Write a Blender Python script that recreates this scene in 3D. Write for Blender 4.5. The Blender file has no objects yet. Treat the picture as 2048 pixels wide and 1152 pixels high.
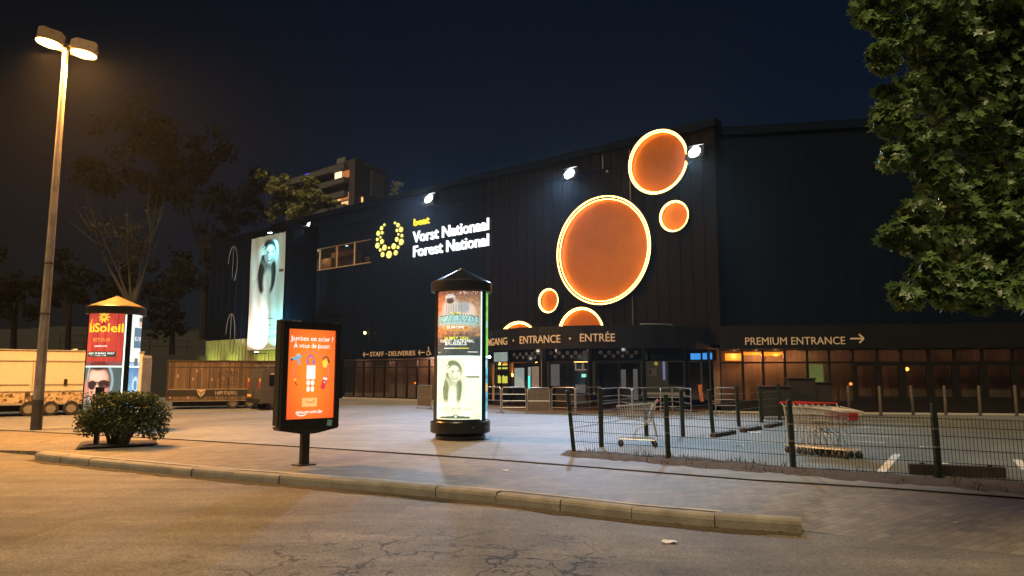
import bpy, bmesh, math, random
import numpy as np
from mathutils import Vector, Matrix
random.seed(7); rng = np.random.default_rng(7)
S = bpy.context.scene
COL = S.collection
R = math.radians

# ------------------------------------------------------------------ camera, world, fill light, exposure
F = 1422.0; EYE = 1.6; PITCH = math.atan(175.0/F)
cd = bpy.data.cameras.new('camera'); cam = bpy.data.objects.new('camera', cd); COL.objects.link(cam)
cam.location = (0, 0, EYE); cam.rotation_euler = (math.pi/2+PITCH, 0, 0)
cd.sensor_width = 36; cd.lens = F/2048*36; cd.clip_start = .05; cd.clip_end = 2000
S.camera = cam
W = bpy.data.worlds.new('World'); S.world = W; W.use_nodes = True
wn = W.node_tree.nodes; wl = W.node_tree.links
sky = wn.new('ShaderNodeTexSky'); sky.sky_type = 'NISHITA'; sky.sun_disc = False
SUN_EL, SUN_AZ = R(62), R(205)          # azimuth clockwise from +Y
sky.sun_elevation = SUN_EL; sky.sun_rotation = SUN_AZ
# the town's lamplight browns the sky towards the left
wt = wn.new('ShaderNodeTexCoord'); wsx = wn.new('ShaderNodeSeparateXYZ'); wl.new(wt.outputs['Generated'], wsx.inputs[0])
wr = wn.new('ShaderNodeMapRange'); wr.inputs['From Min'].default_value = -.12; wr.inputs['From Max'].default_value = -.62; wl.new(wsx.outputs[0], wr.inputs[0])
wm = wn.new('ShaderNodeMix'); wm.data_type = 'RGBA'; wm.blend_type = 'MULTIPLY'; wl.new(sky.outputs[0], wm.inputs[6]); wm.inputs[0].default_value = 1
wc = wn.new('ShaderNodeMix'); wc.data_type = 'RGBA'; wc.inputs[6].default_value = (.26, .82, 1.45, 1); wc.inputs[7].default_value = (.5, .45, .42, 1); wl.new(wr.outputs[0], wc.inputs[0]); wl.new(wc.outputs[2], wm.inputs[7])
wl.new(wm.outputs[2], wn['Background'].inputs[0]); wn['Background'].inputs[1].default_value = .0026
sd = bpy.data.lights.new('street_fill', 'SUN'); sd.energy = 2.8; sd.angle = R(25); sd.color = (1, .76, .43)  # warm fill added in place of unseen street lamps behind the camera
so = bpy.data.objects.new('street_fill', sd); COL.objects.link(so)
so.rotation_euler = Vector((-math.sin(SUN_AZ)*math.cos(SUN_EL), -math.cos(SUN_AZ)*math.cos(SUN_EL), -math.sin(SUN_EL))).to_track_quat('-Z', 'Y').to_euler()
S.view_settings.view_transform = 'Standard'; S.view_settings.look = 'None'
S.view_settings.exposure = 0; S.view_settings.gamma = 1
S.cycles.sample_clamp_indirect = 4; S.cycles.max_bounces = 6
S.cycles.caustics_reflective = False; S.cycles.caustics_refractive = False
S.cycles.transparent_max_bounces = 12

# ------------------------------------------------------------------ measuring: where a sight line of the survey meets the place
def ray(u, v):
    x = (u-1024)/F; y = (576-v)/F
    return Vector((x, math.cos(PITCH)-y*math.sin(PITCH), math.sin(PITCH)+y*math.cos(PITCH)))
def G(u, v, z=0.0):
    d = ray(u, v); t = (z-EYE)/d.z
    return Vector((d.x*t, d.y*t, z))
def P(u, v, Y):
    d = ray(u, v); t = Y/d.y
    return Vector((d.x*t, Y, EYE+d.z*t))
class Plane:
    "vertical plane; local x along it, local -y outwards"
    def __init__(s, A, Bp):
        s.A = Vector((A[0], A[1], 0)); d = Vector((Bp[0]-A[0], Bp[1]-A[1], 0)); s.len = d.length; s.d = d.normalized()
        s.yaw = math.atan2(s.d.y, s.d.x); s.n = Vector((s.d.y, -s.d.x, 0))
    def at(s, u, v, off=0.0):
        r = ray(u, v); A = s.A+s.n*off
        t = (s.n.dot(A))/(s.n.x*r.x+s.n.y*r.y)
        X = r*t
        return ((X-A).dot(s.d), EYE+X.z)
    def w(s, sx, off=0.0, z=0.0):
        q = s.A+s.d*sx+s.n*off; return Vector((q.x, q.y, z))

# ------------------------------------------------------------------ mesh builder
class B:
    def __init__(s): s.v = []; s.f = []; s.m = []
    def add(s, vs, fs, m=0):
        o = len(s.v); s.v += [tuple(x) for x in vs]; s.f += [tuple(i+o for i in f) for f in fs]; s.m += [m]*len(fs); return s
    def box(s, x0, x1, y0, y1, z0, z1, m=0):
        return s.add([(x0,y0,z0),(x1,y0,z0),(x1,y1,z0),(x0,y1,z0),(x0,y0,z1),(x1,y0,z1),(x1,y1,z1),(x0,y1,z1)],
                     [(3,2,1,0),(4,5,6,7),(0,1,5,4),(1,2,6,5),(2,3,7,6),(3,0,4,7)], m)
    def bar(s, p, q, w, h, up=(0,0,1), m=0):
        p = Vector(p); q = Vector(q); d = (q-p).normalized(); u = Vector(up)
        sd = d.cross(u)
        if sd.length < 1e-4: sd = d.cross(Vector((1,0,0)))
        sd.normalize(); u = sd.cross(d)
        c = [sd*w/2+u*h/2, -sd*w/2+u*h/2, -sd*w/2-u*h/2, sd*w/2-u*h/2]
        return s.add([p+x for x in c]+[q+x for x in c], [(0,1,2,3),(7,6,5,4),(0,4,5,1),(1,5,6,2),(2,6,7,3),(3,7,4,0)], m)
    def tube(s, pts, r, n=8, m=0, caps=True):
        pts = [Vector(p) for p in pts]; k = len(pts); rs = r if isinstance(r, (list, tuple)) else [r]*k
        vs = []; fs = []; prev = None
        for i, p in enumerate(pts):
            d = (pts[min(i+1,k-1)]-pts[max(i-1,0)]).normalized()
            if prev is None:
                a = d.cross(Vector((0,0,1)))
                if a.length < .05: a = d.cross(Vector((1,0,0)))
            else: a = prev-d*prev.dot(d)
            a.normalize(); prev = a; b = d.cross(a)
            for j in range(n):
                t = 2*math.pi*j/n; vs.append(p+(a*math.cos(t)+b*math.sin(t))*rs[i])
        for i in range(k-1):
            for j in range(n):
                fs.append((i*n+j, i*n+(j+1)%n, (i+1)*n+(j+1)%n, (i+1)*n+j))
        if caps: fs += [tuple(range(n-1,-1,-1)), tuple(range((k-1)*n, k*n))]
        return s.add(vs, fs, m)
    def lathe(s, prof, n=40, c=(0,0), m=0, cap=True):
        vs = []; fs = []
        for (r, z) in prof:
            for j in range(n):
                t = 2*math.pi*j/n; vs.append((c[0]+r*math.cos(t), c[1]+r*math.sin(t), z))
        for i in range(len(prof)-1):
            for j in range(n): fs.append((i*n+j, i*n+(j+1)%n, (i+1)*n+(j+1)%n, (i+1)*n+j))
        if cap and prof[0][0] > 1e-5: fs.append(tuple(range(n-1,-1,-1)))
        if cap and prof[-1][0] > 1e-5: fs.append(tuple(range((len(prof)-1)*n, len(prof)*n)))
        return s.add(vs, fs, m)
    def prism(s, poly, y0, y1, m=0):
        "polygon in x,z pulled from y0 to y1"
        n = len(poly)
        return s.add([(x,y0,z) for x,z in poly]+[(x,y1,z) for x,z in poly],
                     [tuple(range(n)), tuple(range(2*n-1,n-1,-1))]+[(i,(i+n),(i+1)%n+n,(i+1)%n) for i in range(n)], m)
    def disc(s, c, r, y0, y1, n=24, m=0, rz=None):
        return s.prism([(c[0]+r*math.cos(2*math.pi*k/n), c[1]+(rz or r)*math.sin(2*math.pi*k/n)) for k in range(n)], y0, y1, m)
    def sphere(s, c, r, n=12, m=0, sz=1):
        h = n//2
        pr = [(r*math.sin(math.pi*i/h), c[2]-r*sz*math.cos(math.pi*i/h)) for i in range(h+1)]
        return s.lathe(pr, n, (c[0],c[1]), m)
    def xf(s, M, i0=0):
        s.v = s.v[:i0]+[tuple(M @ Vector(x)) for x in s.v[i0:]]; return s
    def build(s, name, mats, parent=None, smooth=False, bevel=0, label=None):
        me = bpy.data.meshes.new(name); me.from_pydata(s.v, [], s.f)
        mats = mats if isinstance(mats, (list, tuple)) else [mats]
        for m in mats: me.materials.append(m)
        if len(mats) > 1: me.polygons.foreach_set('material_index', s.m)
        bm = bmesh.new(); bm.from_mesh(me); bmesh.ops.recalc_face_normals(bm, faces=bm.faces)
        if bevel:
            bmesh.ops.remove_doubles(bm, verts=bm.verts, dist=1e-5)
            ed = [e for e in bm.edges if len(e.link_faces) == 2 and e.calc_face_angle(0) > .6]
            bmesh.ops.bevel(bm, geom=ed, offset=bevel, segments=2, affect='EDGES', profile=.6)
        bm.to_mesh(me); bm.free()
        if smooth: me.shade_smooth(); me.set_sharp_from_angle(angle=R(38))
        o = bpy.data.objects.new(name, me); COL.objects.link(o)
        if parent: o.parent = parent
        if label: o['label'] = label
        return o
def tag(o, label, cat, group=None, kind=None):
    o['label'] = label; o['category'] = cat
    if group: o['group'] = group
    if kind: o['kind'] = kind
    return o
def thing(name, label, cat, loc=(0,0,0), rz=0, group=None):
    o = bpy.data.objects.new(name, None); COL.objects.link(o); o.empty_display_size = .2
    o.location = loc; o.rotation_euler = (0,0,rz); return tag(o, label, cat, group)
def struct(o): o['kind'] = 'structure'; return o
def dup(root, loc, rz, label, group=None):
    r = root.copy(); COL.objects.link(r); r.location = loc; r.rotation_euler = (0,0,rz); r['label'] = label
    if group: r['group'] = group
    for ch in list(root.children):
        c = ch.copy(); COL.objects.link(c); c.parent = r
        for g in ch.children:
            e = g.copy(); COL.objects.link(e); e.parent = c
    return r

# ------------------------------------------------------------------ materials
def nodes(name):
    m = bpy.data.materials.new(name); m.use_nodes = True; return m, m.node_tree.nodes, m.node_tree.links, m.node_tree.nodes['Principled BSDF']
def rgba(c): return (c[0], c[1], c[2], 1)
def mat(name, c, rough=.6, metal=0, var=.25, scale=6, bump=0, bscale=60, c2=None, spec=.5, stretch=None):
    m, n, l, p = nodes(name)
    p.inputs['Roughness'].default_value = rough; p.inputs['Metallic'].default_value = metal; p.inputs['Specular IOR Level'].default_value = spec
    tc = n.new('ShaderNodeTexCoord'); src = tc.outputs['Object']
    if stretch:
        mp = n.new('ShaderNodeMapping'); mp.inputs['Scale'].default_value = stretch; l.new(src, mp.inputs[0]); src = mp.outputs[0]
    nz = n.new('ShaderNodeTexNoise'); nz.inputs['Scale'].default_value = scale; nz.inputs['Detail'].default_value = 6; nz.inputs['Roughness'].default_value = .65; l.new(src, nz.inputs['Vector'])
    rp = n.new('ShaderNodeValToRGB'); rp.color_ramp.elements[0].position = .3; rp.color_ramp.elements[1].position = .7
    a = tuple(x*(1-var) for x in c); b = c2 or tuple(min(1, x*(1+var)) for x in c)
    rp.color_ramp.elements[0].color = rgba(a); rp.color_ramp.elements[1].color = rgba(b)
    l.new(nz.outputs[0], rp.inputs[0]); l.new(rp.outputs[0], p.inputs['Base Color'])
    mr = n.new('ShaderNodeMapRange'); mr.inputs['To Min'].default_value = max(.03, rough-.08); mr.inputs['To Max'].default_value = min(1, rough+.12)
    l.new(nz.outputs[0], mr.inputs[0]); l.new(mr.outputs[0], p.inputs['Roughness'])
    if bump:
        nb = n.new('ShaderNodeTexNoise'); nb.inputs['Scale'].default_value = bscale; nb.inputs['Detail'].default_value = 4; l.new(src, nb.inputs['Vector'])
        bp = n.new('ShaderNodeBump'); bp.inputs['Strength'].default_value = bump; bp.inputs['Distance'].default_value = .02; l.new(nb.outputs[0], bp.inputs['Height']); l.new(bp.outputs[0], p.inputs['Normal'])
    return m
def emit(name, c, st=1.0, sample=True):
    m, n, l, p = nodes(name); p.inputs['Base Color'].default_value = rgba([x*.3 for x in c]); p.inputs['Emission Color'].default_value = rgba(c); p.inputs['Emission Strength'].default_value = st
    tc = n.new('ShaderNodeTexCoord'); nz = n.new('ShaderNodeTexNoise'); nz.inputs['Scale'].default_value = 1.5; l.new(tc.outputs['Object'], nz.inputs['Vector'])
    mr = n.new('ShaderNodeMapRange'); mr.inputs['To Min'].default_value = st*.75; mr.inputs['To Max'].default_value = st*1.25; l.new(nz.outputs[0], mr.inputs[0]); l.new(mr.outputs[0], p.inputs['Emission Strength'])
    if not sample: m.cycles.emission_sampling = 'NONE'
    return m
def printed(name, em=0.0, rough=.5):
    "print on a sheet: the ink is stored on the sheet as a colour layer; em > 0 for a back-lit sheet"
    m, n, l, p = nodes(name); a = n.new('ShaderNodeVertexColor'); a.layer_name = 'print'
    l.new(a.outputs[0], p.inputs['Base Color']); p.inputs['Roughness'].default_value = rough
    if em: l.new(a.outputs[0], p.inputs['Emission Color']); p.inputs['Emission Strength'].default_value = em; m.cycles.emission_sampling = 'NONE'
    return m
def glass(name, tint=(.75,.72,.68), refl=.12):
    m, n, l, p = nodes(name); n.remove(p); out = n['Material Output']
    t = n.new('ShaderNodeBsdfTransparent'); t.inputs[0].default_value = rgba(tint); g = n.new('ShaderNodeBsdfGlossy'); g.inputs['Roughness'].default_value = .03
    fr = n.new('ShaderNodeLayerWeight'); fr.inputs[0].default_value = .25; ad = n.new('ShaderNodeMath'); ad.operation = 'MULTIPLY_ADD'; ad.inputs[1].default_value = .45; ad.inputs[2].default_value = refl-.06; l.new(fr.outputs['Facing'], ad.inputs[0])
    mx = n.new('ShaderNodeMixShader'); l.new(ad.outputs[0], mx.inputs[0]); l.new(t.outputs[0], mx.inputs[1]); l.new(g.outputs[0], mx.inputs[2]); l.new(mx.outputs[0], out.inputs[0])
    return m
M = {}
M['black'] = mat('black_paint', (.012,.013,.014), .35, var=.3)
M['black_gloss'] = mat('black_gloss_paint', (.01,.011,.012), .22, var=.4, scale=9)
M['darkmetal'] = mat('dark_metal', (.03,.031,.03), .4, .6)
M['mupi'] = mat('grey_brown_metal', (.055,.05,.042), .4, .3, var=.2)
M['galv'] = mat('galvanised_steel', (.42,.42,.42), .38, .85, var=.2, scale=12)
M['chrome'] = mat('bright_trolley_steel', (.62,.63,.64), .32, .35, var=.12, scale=14)
M['hub'] = mat('pale_wheel_hub', (.3,.29,.28), .4, .4, var=.1)
M['dimconcrete'] = mat('dark_concrete', (.05,.048,.045), .9, var=.3)
M['galvdim'] = mat('weathered_steel', (.26,.25,.24), .45, .7, var=.3, scale=9)
M['pole'] = mat('weathered_pole_paint', (.25,.225,.2), .5, .1, var=.5, scale=3, stretch=(3,3,.6), bump=.2)
M['polebase'] = mat('dark_pole_base', (.06,.05,.045), .6)
M['copper'] = mat('brown_bronze_roof', (.2,.12,.045), .5, .2, var=.25, scale=5)
M['clad'] = mat('dark_cladding', (.0025,.006,.014), .7, 0, var=.25, scale=2, stretch=(1,1,.15), spec=.06)
M['navy'] = mat('blue_black_cladding', (.0045,.009,.019), .95, 0, var=.25, scale=2, stretch=(1,1,.15), spec=.02)
M['cladbrown'] = mat('dark_brown_cladding', (.0042,.0034,.003), .7, 0, var=.3, scale=2, stretch=(2,2,.1), spec=.12)
M['fascia'] = mat('dark_fascia_panel', (.006,.007,.009), .55, 0, var=.2, scale=1.2, spec=.2)
M['frame'] = mat('dark_window_frame', (.012,.01,.009), .4, .3)
M['soffit'] = mat('dark_soffit', (.03,.03,.03), .7)
M['curtain'] = mat('brown_blind', (.42,.33,.25), .9, var=.2, scale=1.5, stretch=(6,6,.3))
M['beige'] = mat('beige_plaster', (.62,.45,.26), .8, var=.1)
M['floor'] = mat('tiled_floor', (.16,.11,.08), .5)
M['dish'] = mat('orange_disc_panel', (.36,.125,.034), .38, .1, var=.12, scale=.9)
M['letter'] = mat('cream_letter_paint', (.62,.53,.42), .5, var=.05)
M['glass'] = glass('window_glass')
M['darkglass'] = mat('dark_glass', (.008,.009,.011), .06, 0, var=.2, spec=.8)
M['white'] = mat('white_paint', (.78,.76,.72), .35, var=.04)
M['red'] = mat('red_plastic', (.5,.03,.02), .35, var=.15)
M['orange'] = mat('orange_tape', (.75,.2,.05), .6)
M['rubber'] = mat('black_rubber', (.015,.015,.015), .75)
M['vanpaint'] = mat('dark_grey_van_paint', (.075,.072,.07), .3, .1, var=.04, scale=2)
M['greenpost'] = mat('dark_green_post_paint', (.014,.022,.016), .45, .1)
M['timber'] = mat('dark_stained_timber', (.035,.025,.02), .75, var=.4, scale=4)
M['soil'] = mat('brown_soil', (.06,.047,.036), .95, var=.5, scale=9, bump=.8, bscale=25)
M['bark'] = mat('grey_brown_bark', (.09,.07,.05), .9, var=.4, scale=6, bump=.6)
M['concrete'] = mat('grey_concrete', (.3,.29,.27), .8, var=.2, scale=4, bump=.2)
M['paper'] = mat('white_paper', (.75,.75,.74), .8, var=.05)
M['bollard'] = mat('grey_bollard_paint', (.07,.06,.05), .5, var=.3, scale=8)
M['tower'] = mat('dim_tower_render', (.055,.05,.048), .9, var=.15, scale=.3)
M['greenwall'] = mat('pale_corrugated_wall', (.35,.36,.2), .6, var=.2, scale=2)
def leafmat(name, a, b, rough=.45, sp=.5):
    m, n, l, p = nodes(name); g = n.new('ShaderNodeNewGeometry'); rp = n.new('ShaderNodeValToRGB')
    rp.color_ramp.elements[0].color = rgba(a); rp.color_ramp.elements[1].color = rgba(b); l.new(g.outputs['Random Per Island'], rp.inputs[0]); l.new(rp.outputs[0], p.inputs['Base Color'])
    p.inputs['Roughness'].default_value = rough; p.inputs['Specular IOR Level'].default_value = sp
    tr = n.new('ShaderNodeBsdfTranslucent'); l.new(rp.outputs[0], tr.inputs[0]); mx = n.new('ShaderNodeMixShader'); mx.inputs[0].default_value = .35; l.new(p.outputs[0], mx.inputs[1]); l.new(tr.outputs[0], mx.inputs[2]); l.new(mx.outputs[0], n['Material Output'].inputs[0])
    return m
M['maple'] = leafmat('green_lobed_leaves', (.07,.135,.045), (.2,.30,.10), .34)
M['bushleaf'] = leafmat('dark_evergreen_leaves', (.02,.036,.013), (.07,.10,.03), .5, .25)
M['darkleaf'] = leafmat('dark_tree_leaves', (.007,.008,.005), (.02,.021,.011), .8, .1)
M['midleaf'] = leafmat('dull_tree_leaves', (.02,.022,.012), (.075,.075,.035), .6)
M['darkbark'] = mat('dark_bark', (.012,.01,.008), .95)
M['litleaf'] = leafmat('lit_yellow_green_leaves', (.10,.12,.03), (.42,.42,.15), .6)  # lamplight on the tree behind the roof is put into this colour
M['grass'] = leafmat('dry_grass', (.06,.05,.02), (.13,.11,.05), .7)

def ground_mat(name, kind):
    m, n, l, p = nodes(name); tc = n.new('ShaderNodeTexCoord'); src = tc.outputs['Object']
    def noise(sc, det=6, ro=.6, vec=None):
        z = n.new('ShaderNodeTexNoise'); z.inputs['Scale'].default_value = sc; z.inputs['Detail'].default_value = det; z.inputs['Roughness'].default_value = ro; l.new(vec or src, z.inputs['Vector']); return z.outputs[0]
    def ramp(x, *st):
        r = n.new('ShaderNodeValToRGB'); e = r.color_ramp.elements
        while len(e) < len(st): e.new(.5)
        for k, (pos, c) in enumerate(st): e[k].position = pos; e[k].color = rgba(c if isinstance(c, tuple) else (c,c,c))
        l.new(x, r.inputs[0]); return r.outputs[0]
    def mul(a, b, f=1.0):
        x = n.new('ShaderNodeMix'); x.data_type = 'RGBA'; x.blend_type = 'MULTIPLY'; x.inputs[0].default_value = f; l.new(a, x.inputs[6]); l.new(b, x.inputs[7]); return x.outputs[2]
    def mth(op, a, b):
        x = n.new('ShaderNodeMath'); x.operation = op
        for i, q in enumerate((a, b)):
            if isinstance(q, (int, float)): x.inputs[i].default_value = q
            else: l.new(q, x.inputs[i])
        return x.outputs[0]
    bp = n.new('ShaderNodeBump'); bp.inputs['Distance'].default_value = .01; l.new(bp.outputs[0], p.inputs['Normal'])
    fine = noise(90, 3, .7); big = noise(.35, 5, .6); mid = noise(2.2, 6, .65)
    if kind == 'road':
        base = ramp(mid, (.3, (.18,.155,.122)), (.7, (.255,.222,.178)))
        base = mul(base, ramp(big, (.38, .72), (.62, 1.08)))
        base = mul(base, ramp(noise(38, 2, .6), (.36, .5), (.66, 1.35)), .75)
        pv = n.new('ShaderNodeTexVoronoi'); pv.inputs['Scale'].default_value = .28; pv.distance = 'CHEBYCHEV'; l.new(src, pv.inputs['Vector']); sp_ = n.new('ShaderNodeSeparateColor'); l.new(pv.outputs['Color'], sp_.inputs[0])
        base = mul(base, ramp(sp_.outputs[0], (0, .78), (1, 1.1)))
        mps = n.new('ShaderNodeMapping'); mps.inputs['Rotation'].default_value = (0,0,R(32)); mps.inputs['Scale'].default_value = (.12,1.1,1); l.new(src, mps.inputs[0])
        base = mul(base, ramp(noise(1.6, 5, .65, mps.outputs[0]), (.36, .74), (.62, 1.08)))
        base = mul(base, ramp(noise(5.5, 2, .5), (.66, 1.0), (.74, .55)), .7)
        dist = n.new('ShaderNodeMix'); dist.data_type = 'RGBA'; dist.blend_type = 'LINEAR_LIGHT'; dist.inputs[0].default_value = .5
        nz = n.new('ShaderNodeTexNoise'); nz.inputs['Scale'].default_value = 1.7; nz.inputs['Detail'].default_value = 5; l.new(src, nz.inputs['Vector'])
        l.new(src, dist.inputs[6]); l.new(nz.outputs['Color'], dist.inputs[7])
        def cracks(sc, wd):
            vo = n.new('ShaderNodeTexVoronoi'); vo.feature = 'DISTANCE_TO_EDGE'; vo.inputs['Scale'].default_value = sc; l.new(dist.outputs[2], vo.inputs['Vector'])
            return ramp(vo.outputs['Distance'], (wd*.3, 0.0), (wd, 1.0))
        def zone(x, y, r):
            d = n.new('ShaderNodeVectorMath'); d.operation = 'DISTANCE'; l.new(src, d.inputs[0]); d.inputs[1].default_value = (x, y, -.15)
            q = n.new('ShaderNodeMapRange'); q.inputs['From Min'].default_value = r; q.inputs['From Max'].default_value = r*.55; l.new(mth('ADD', d.outputs['Value'], mth('MULTIPLY', mth('SUBTRACT', mid, .5), 2.2)), q.inputs[0]); return q.outputs[0]
        zn = mth('MAXIMUM', zone(-.9, 6.2, 2.7), mth('MAXIMUM', zone(-.1, 7.3, 1.3), zone(-1.6, 5.2, 1.5)))
        ck = mth('MULTIPLY', cracks(1.15, .026), mth('MAXIMUM', cracks(3.1, .03), ramp(noise(3.3, 3, .6), (.50, 1.0), (.56, 0.0)))); ck = mth('MAXIMUM', ck, ramp(noise(1.9, 4, .6), (.55, 0.0), (.63, 1.0))); one = mth('SUBTRACT', 1.0, mth('MULTIPLY', mth('SUBTRACT', 1.0, ck), mth('MULTIPLY', zn, .95)))
        base = mul(base, ramp(one, (0, .12), (1, 1.0)))
        l.new(base, p.inputs['Base Color']); p.inputs['Roughness'].default_value = .72
        bp.inputs['Strength'].default_value = .55; l.new(mth('ADD', mth('MULTIPLY', fine, .7), mth('MULTIPLY', one, .8)), bp.inputs['Height'])
    else:
        if kind == 'pavement':
            mp = n.new('ShaderNodeMapping'); mp.inputs['Rotation'].default_value = (0,0,R(-31)); l.new(src, mp.inputs[0])
            br = n.new('ShaderNodeTexBrick'); br.inputs['Scale'].default_value = 1; br.inputs['Brick Width'].default_value = .22; br.inputs['Row Height'].default_value = .11; br.inputs['Mortar Size'].default_value = .006; br.inputs['Mortar Smooth'].default_value = .6; br.inputs['Bias'].default_value = -.1
            br.inputs['Color1'].default_value = (.175,.145,.11,1); br.inputs['Color2'].default_value = (.26,.22,.17,1); br.inputs['Mortar'].default_value = (.12,.105,.09,1); l.new(mp.outputs[0], br.inputs[0])
            base = mul(br.outputs['Color'], ramp(mid, (.3, .72), (.7, 1.15)))
            h = mth('SUBTRACT', mth('MULTIPLY', fine, .35), br.outputs['Fac']); st = .5
        else:
            mp = n.new('ShaderNodeMapping'); mp.inputs['Rotation'].default_value = (0,0,R(-20)); mp.inputs['Scale'].default_value = (.25,2.2,1); l.new(src, mp.inputs[0])
            streak = noise(1.1, 6, .7, mp.outputs[0])
            base = ramp(streak, (.32, (.15,.15,.15)), (.68, (.25,.247,.245))) if kind == 'plaza' else ramp(streak, (.32, (.105,.115,.11)), (.68, (.165,.175,.165)))
            base = mul(base, ramp(mid, (.3, .8), (.7, 1.12)))
            vo = n.new('ShaderNodeTexVoronoi'); vo.feature = 'DISTANCE_TO_EDGE'; vo.inputs['Scale'].default_value = .16; l.new(src, vo.inputs['Vector'])
            base = mul(base, ramp(vo.outputs['Distance'], (.002, .62), (.006, 1.0)))
            h = mth('MULTIPLY', fine, .6); st = .4
        base = mul(base, ramp(big, (.35, .78), (.65, 1.1)))
        base = mul(base, ramp(noise(4.2, 3, .55), (.63, 1.0), (.72, .62)), .8)
        sv = n.new('ShaderNodeTexVoronoi'); sv.inputs['Scale'].default_value = 1.7; l.new(src, sv.inputs['Vector']); base = mul(base, ramp(sv.outputs['Distance'], (.03, .45), (.055, 1.0)), .8)
        l.new(base, p.inputs['Base Color']); p.inputs['Roughness'].default_value = .62
        bp.inputs['Strength'].default_value = st; l.new(h, bp.inputs['Height'])
    return m
M['road'] = ground_mat('asphalt', 'road'); M['pavement'] = ground_mat('block_paving', 'pavement'); M['plaza'] = ground_mat('worn_tarmac', 'plaza'); M['bay'] = ground_mat('dark_bay_tarmac', 'bay')
M['kerbstone'] = mat('concrete_kerb', (.26,.235,.2), .8, var=.3, scale=3, bump=.3, bscale=30)
M['channel'] = mat('dark_drain_slot', (.035,.028,.022), .9, var=.4)
M['marking'] = mat('worn_white_marking', (.6,.6,.58), .7, var=.3, scale=5)

# ------------------------------------------------------------------ lettering
_tc = {}
def text_tris(body, bold=.0, ext=0.0):
    key = (body, bold, ext)
    if key in _tc: return _tc[key]
    cu = bpy.data.curves.new('t', 'FONT'); cu.body = body; cu.size = 1; cu.offset = bold; cu.extrude = ext; cu.resolution_u = 3
    o = bpy.data.objects.new('t', cu); COL.objects.link(o); bpy.context.view_layer.update()
    me = o.evaluated_get(bpy.context.evaluated_depsgraph_get()).to_mesh()
    v = np.array([x.co[:] for x in me.vertices]) if len(me.vertices) else np.zeros((0,3))
    f = [tuple(q.vertices) for q in me.polygons]
    o.evaluated_get(bpy.context.evaluated_depsgraph_get()).to_mesh_clear(); bpy.data.objects.remove(o); bpy.data.curves.remove(cu)
    _tc[key] = (v, f); return v, f
CAP = None
def text_fit(body, width, cap, bold=.02, ext=.0):
    "letters scaled to a width and a capital height; x from 0, baseline z = 0"
    global CAP
    if CAP is None: CAP = np.ptp(text_tris('H')[0][:,1])
    v, f = text_tris(body, bold, 1.0 if ext else 0.0); v = v.copy()
    v[:,0] -= v[:,0].min(); v[:,0] *= width/np.ptp(v[:,0]); v[:,1] *= cap/CAP
    if ext: v[:,2] *= ext
    return v, f
def letters(b, body, x0, x1, z, cap, y=-.03, depth=.03, bold=.02, bend=None, m=0):
    v, f = text_fit(body, x1-x0, cap, bold, depth)
    out = []
    for q in v:
        x, yy, zz = x0+q[0], y-q[2], z+q[1]
        out.append(bend(x, yy, zz) if bend else (x, yy, zz))
    b.add(out, f, m)
ISA = 'wheelchair'
def arrow(b, x0, x1, z, h, left, y0=-.06, y1=-.0, m=0, bend=None):
    t = h*.09; i0 = len(b.v)
    if left: tip, tail, s = x0, x1, 1
    else: tip, tail, s = x1, x0, -1
    b.bar((tip+s*t, (y0+y1)/2, z), (tail, (y0+y1)/2, z), abs(y1-y0), t*2)
    b.bar((tip, (y0+y1)/2, z), (tip+s*h*.5, (y0+y1)/2, z+h*.5), abs(y1-y0)*.9, t*2); b.bar((tip, (y0+y1)/2, z), (tip+s*h*.5, (y0+y1)/2, z-h*.5), abs(y1-y0)*.9, t*2)

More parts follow.
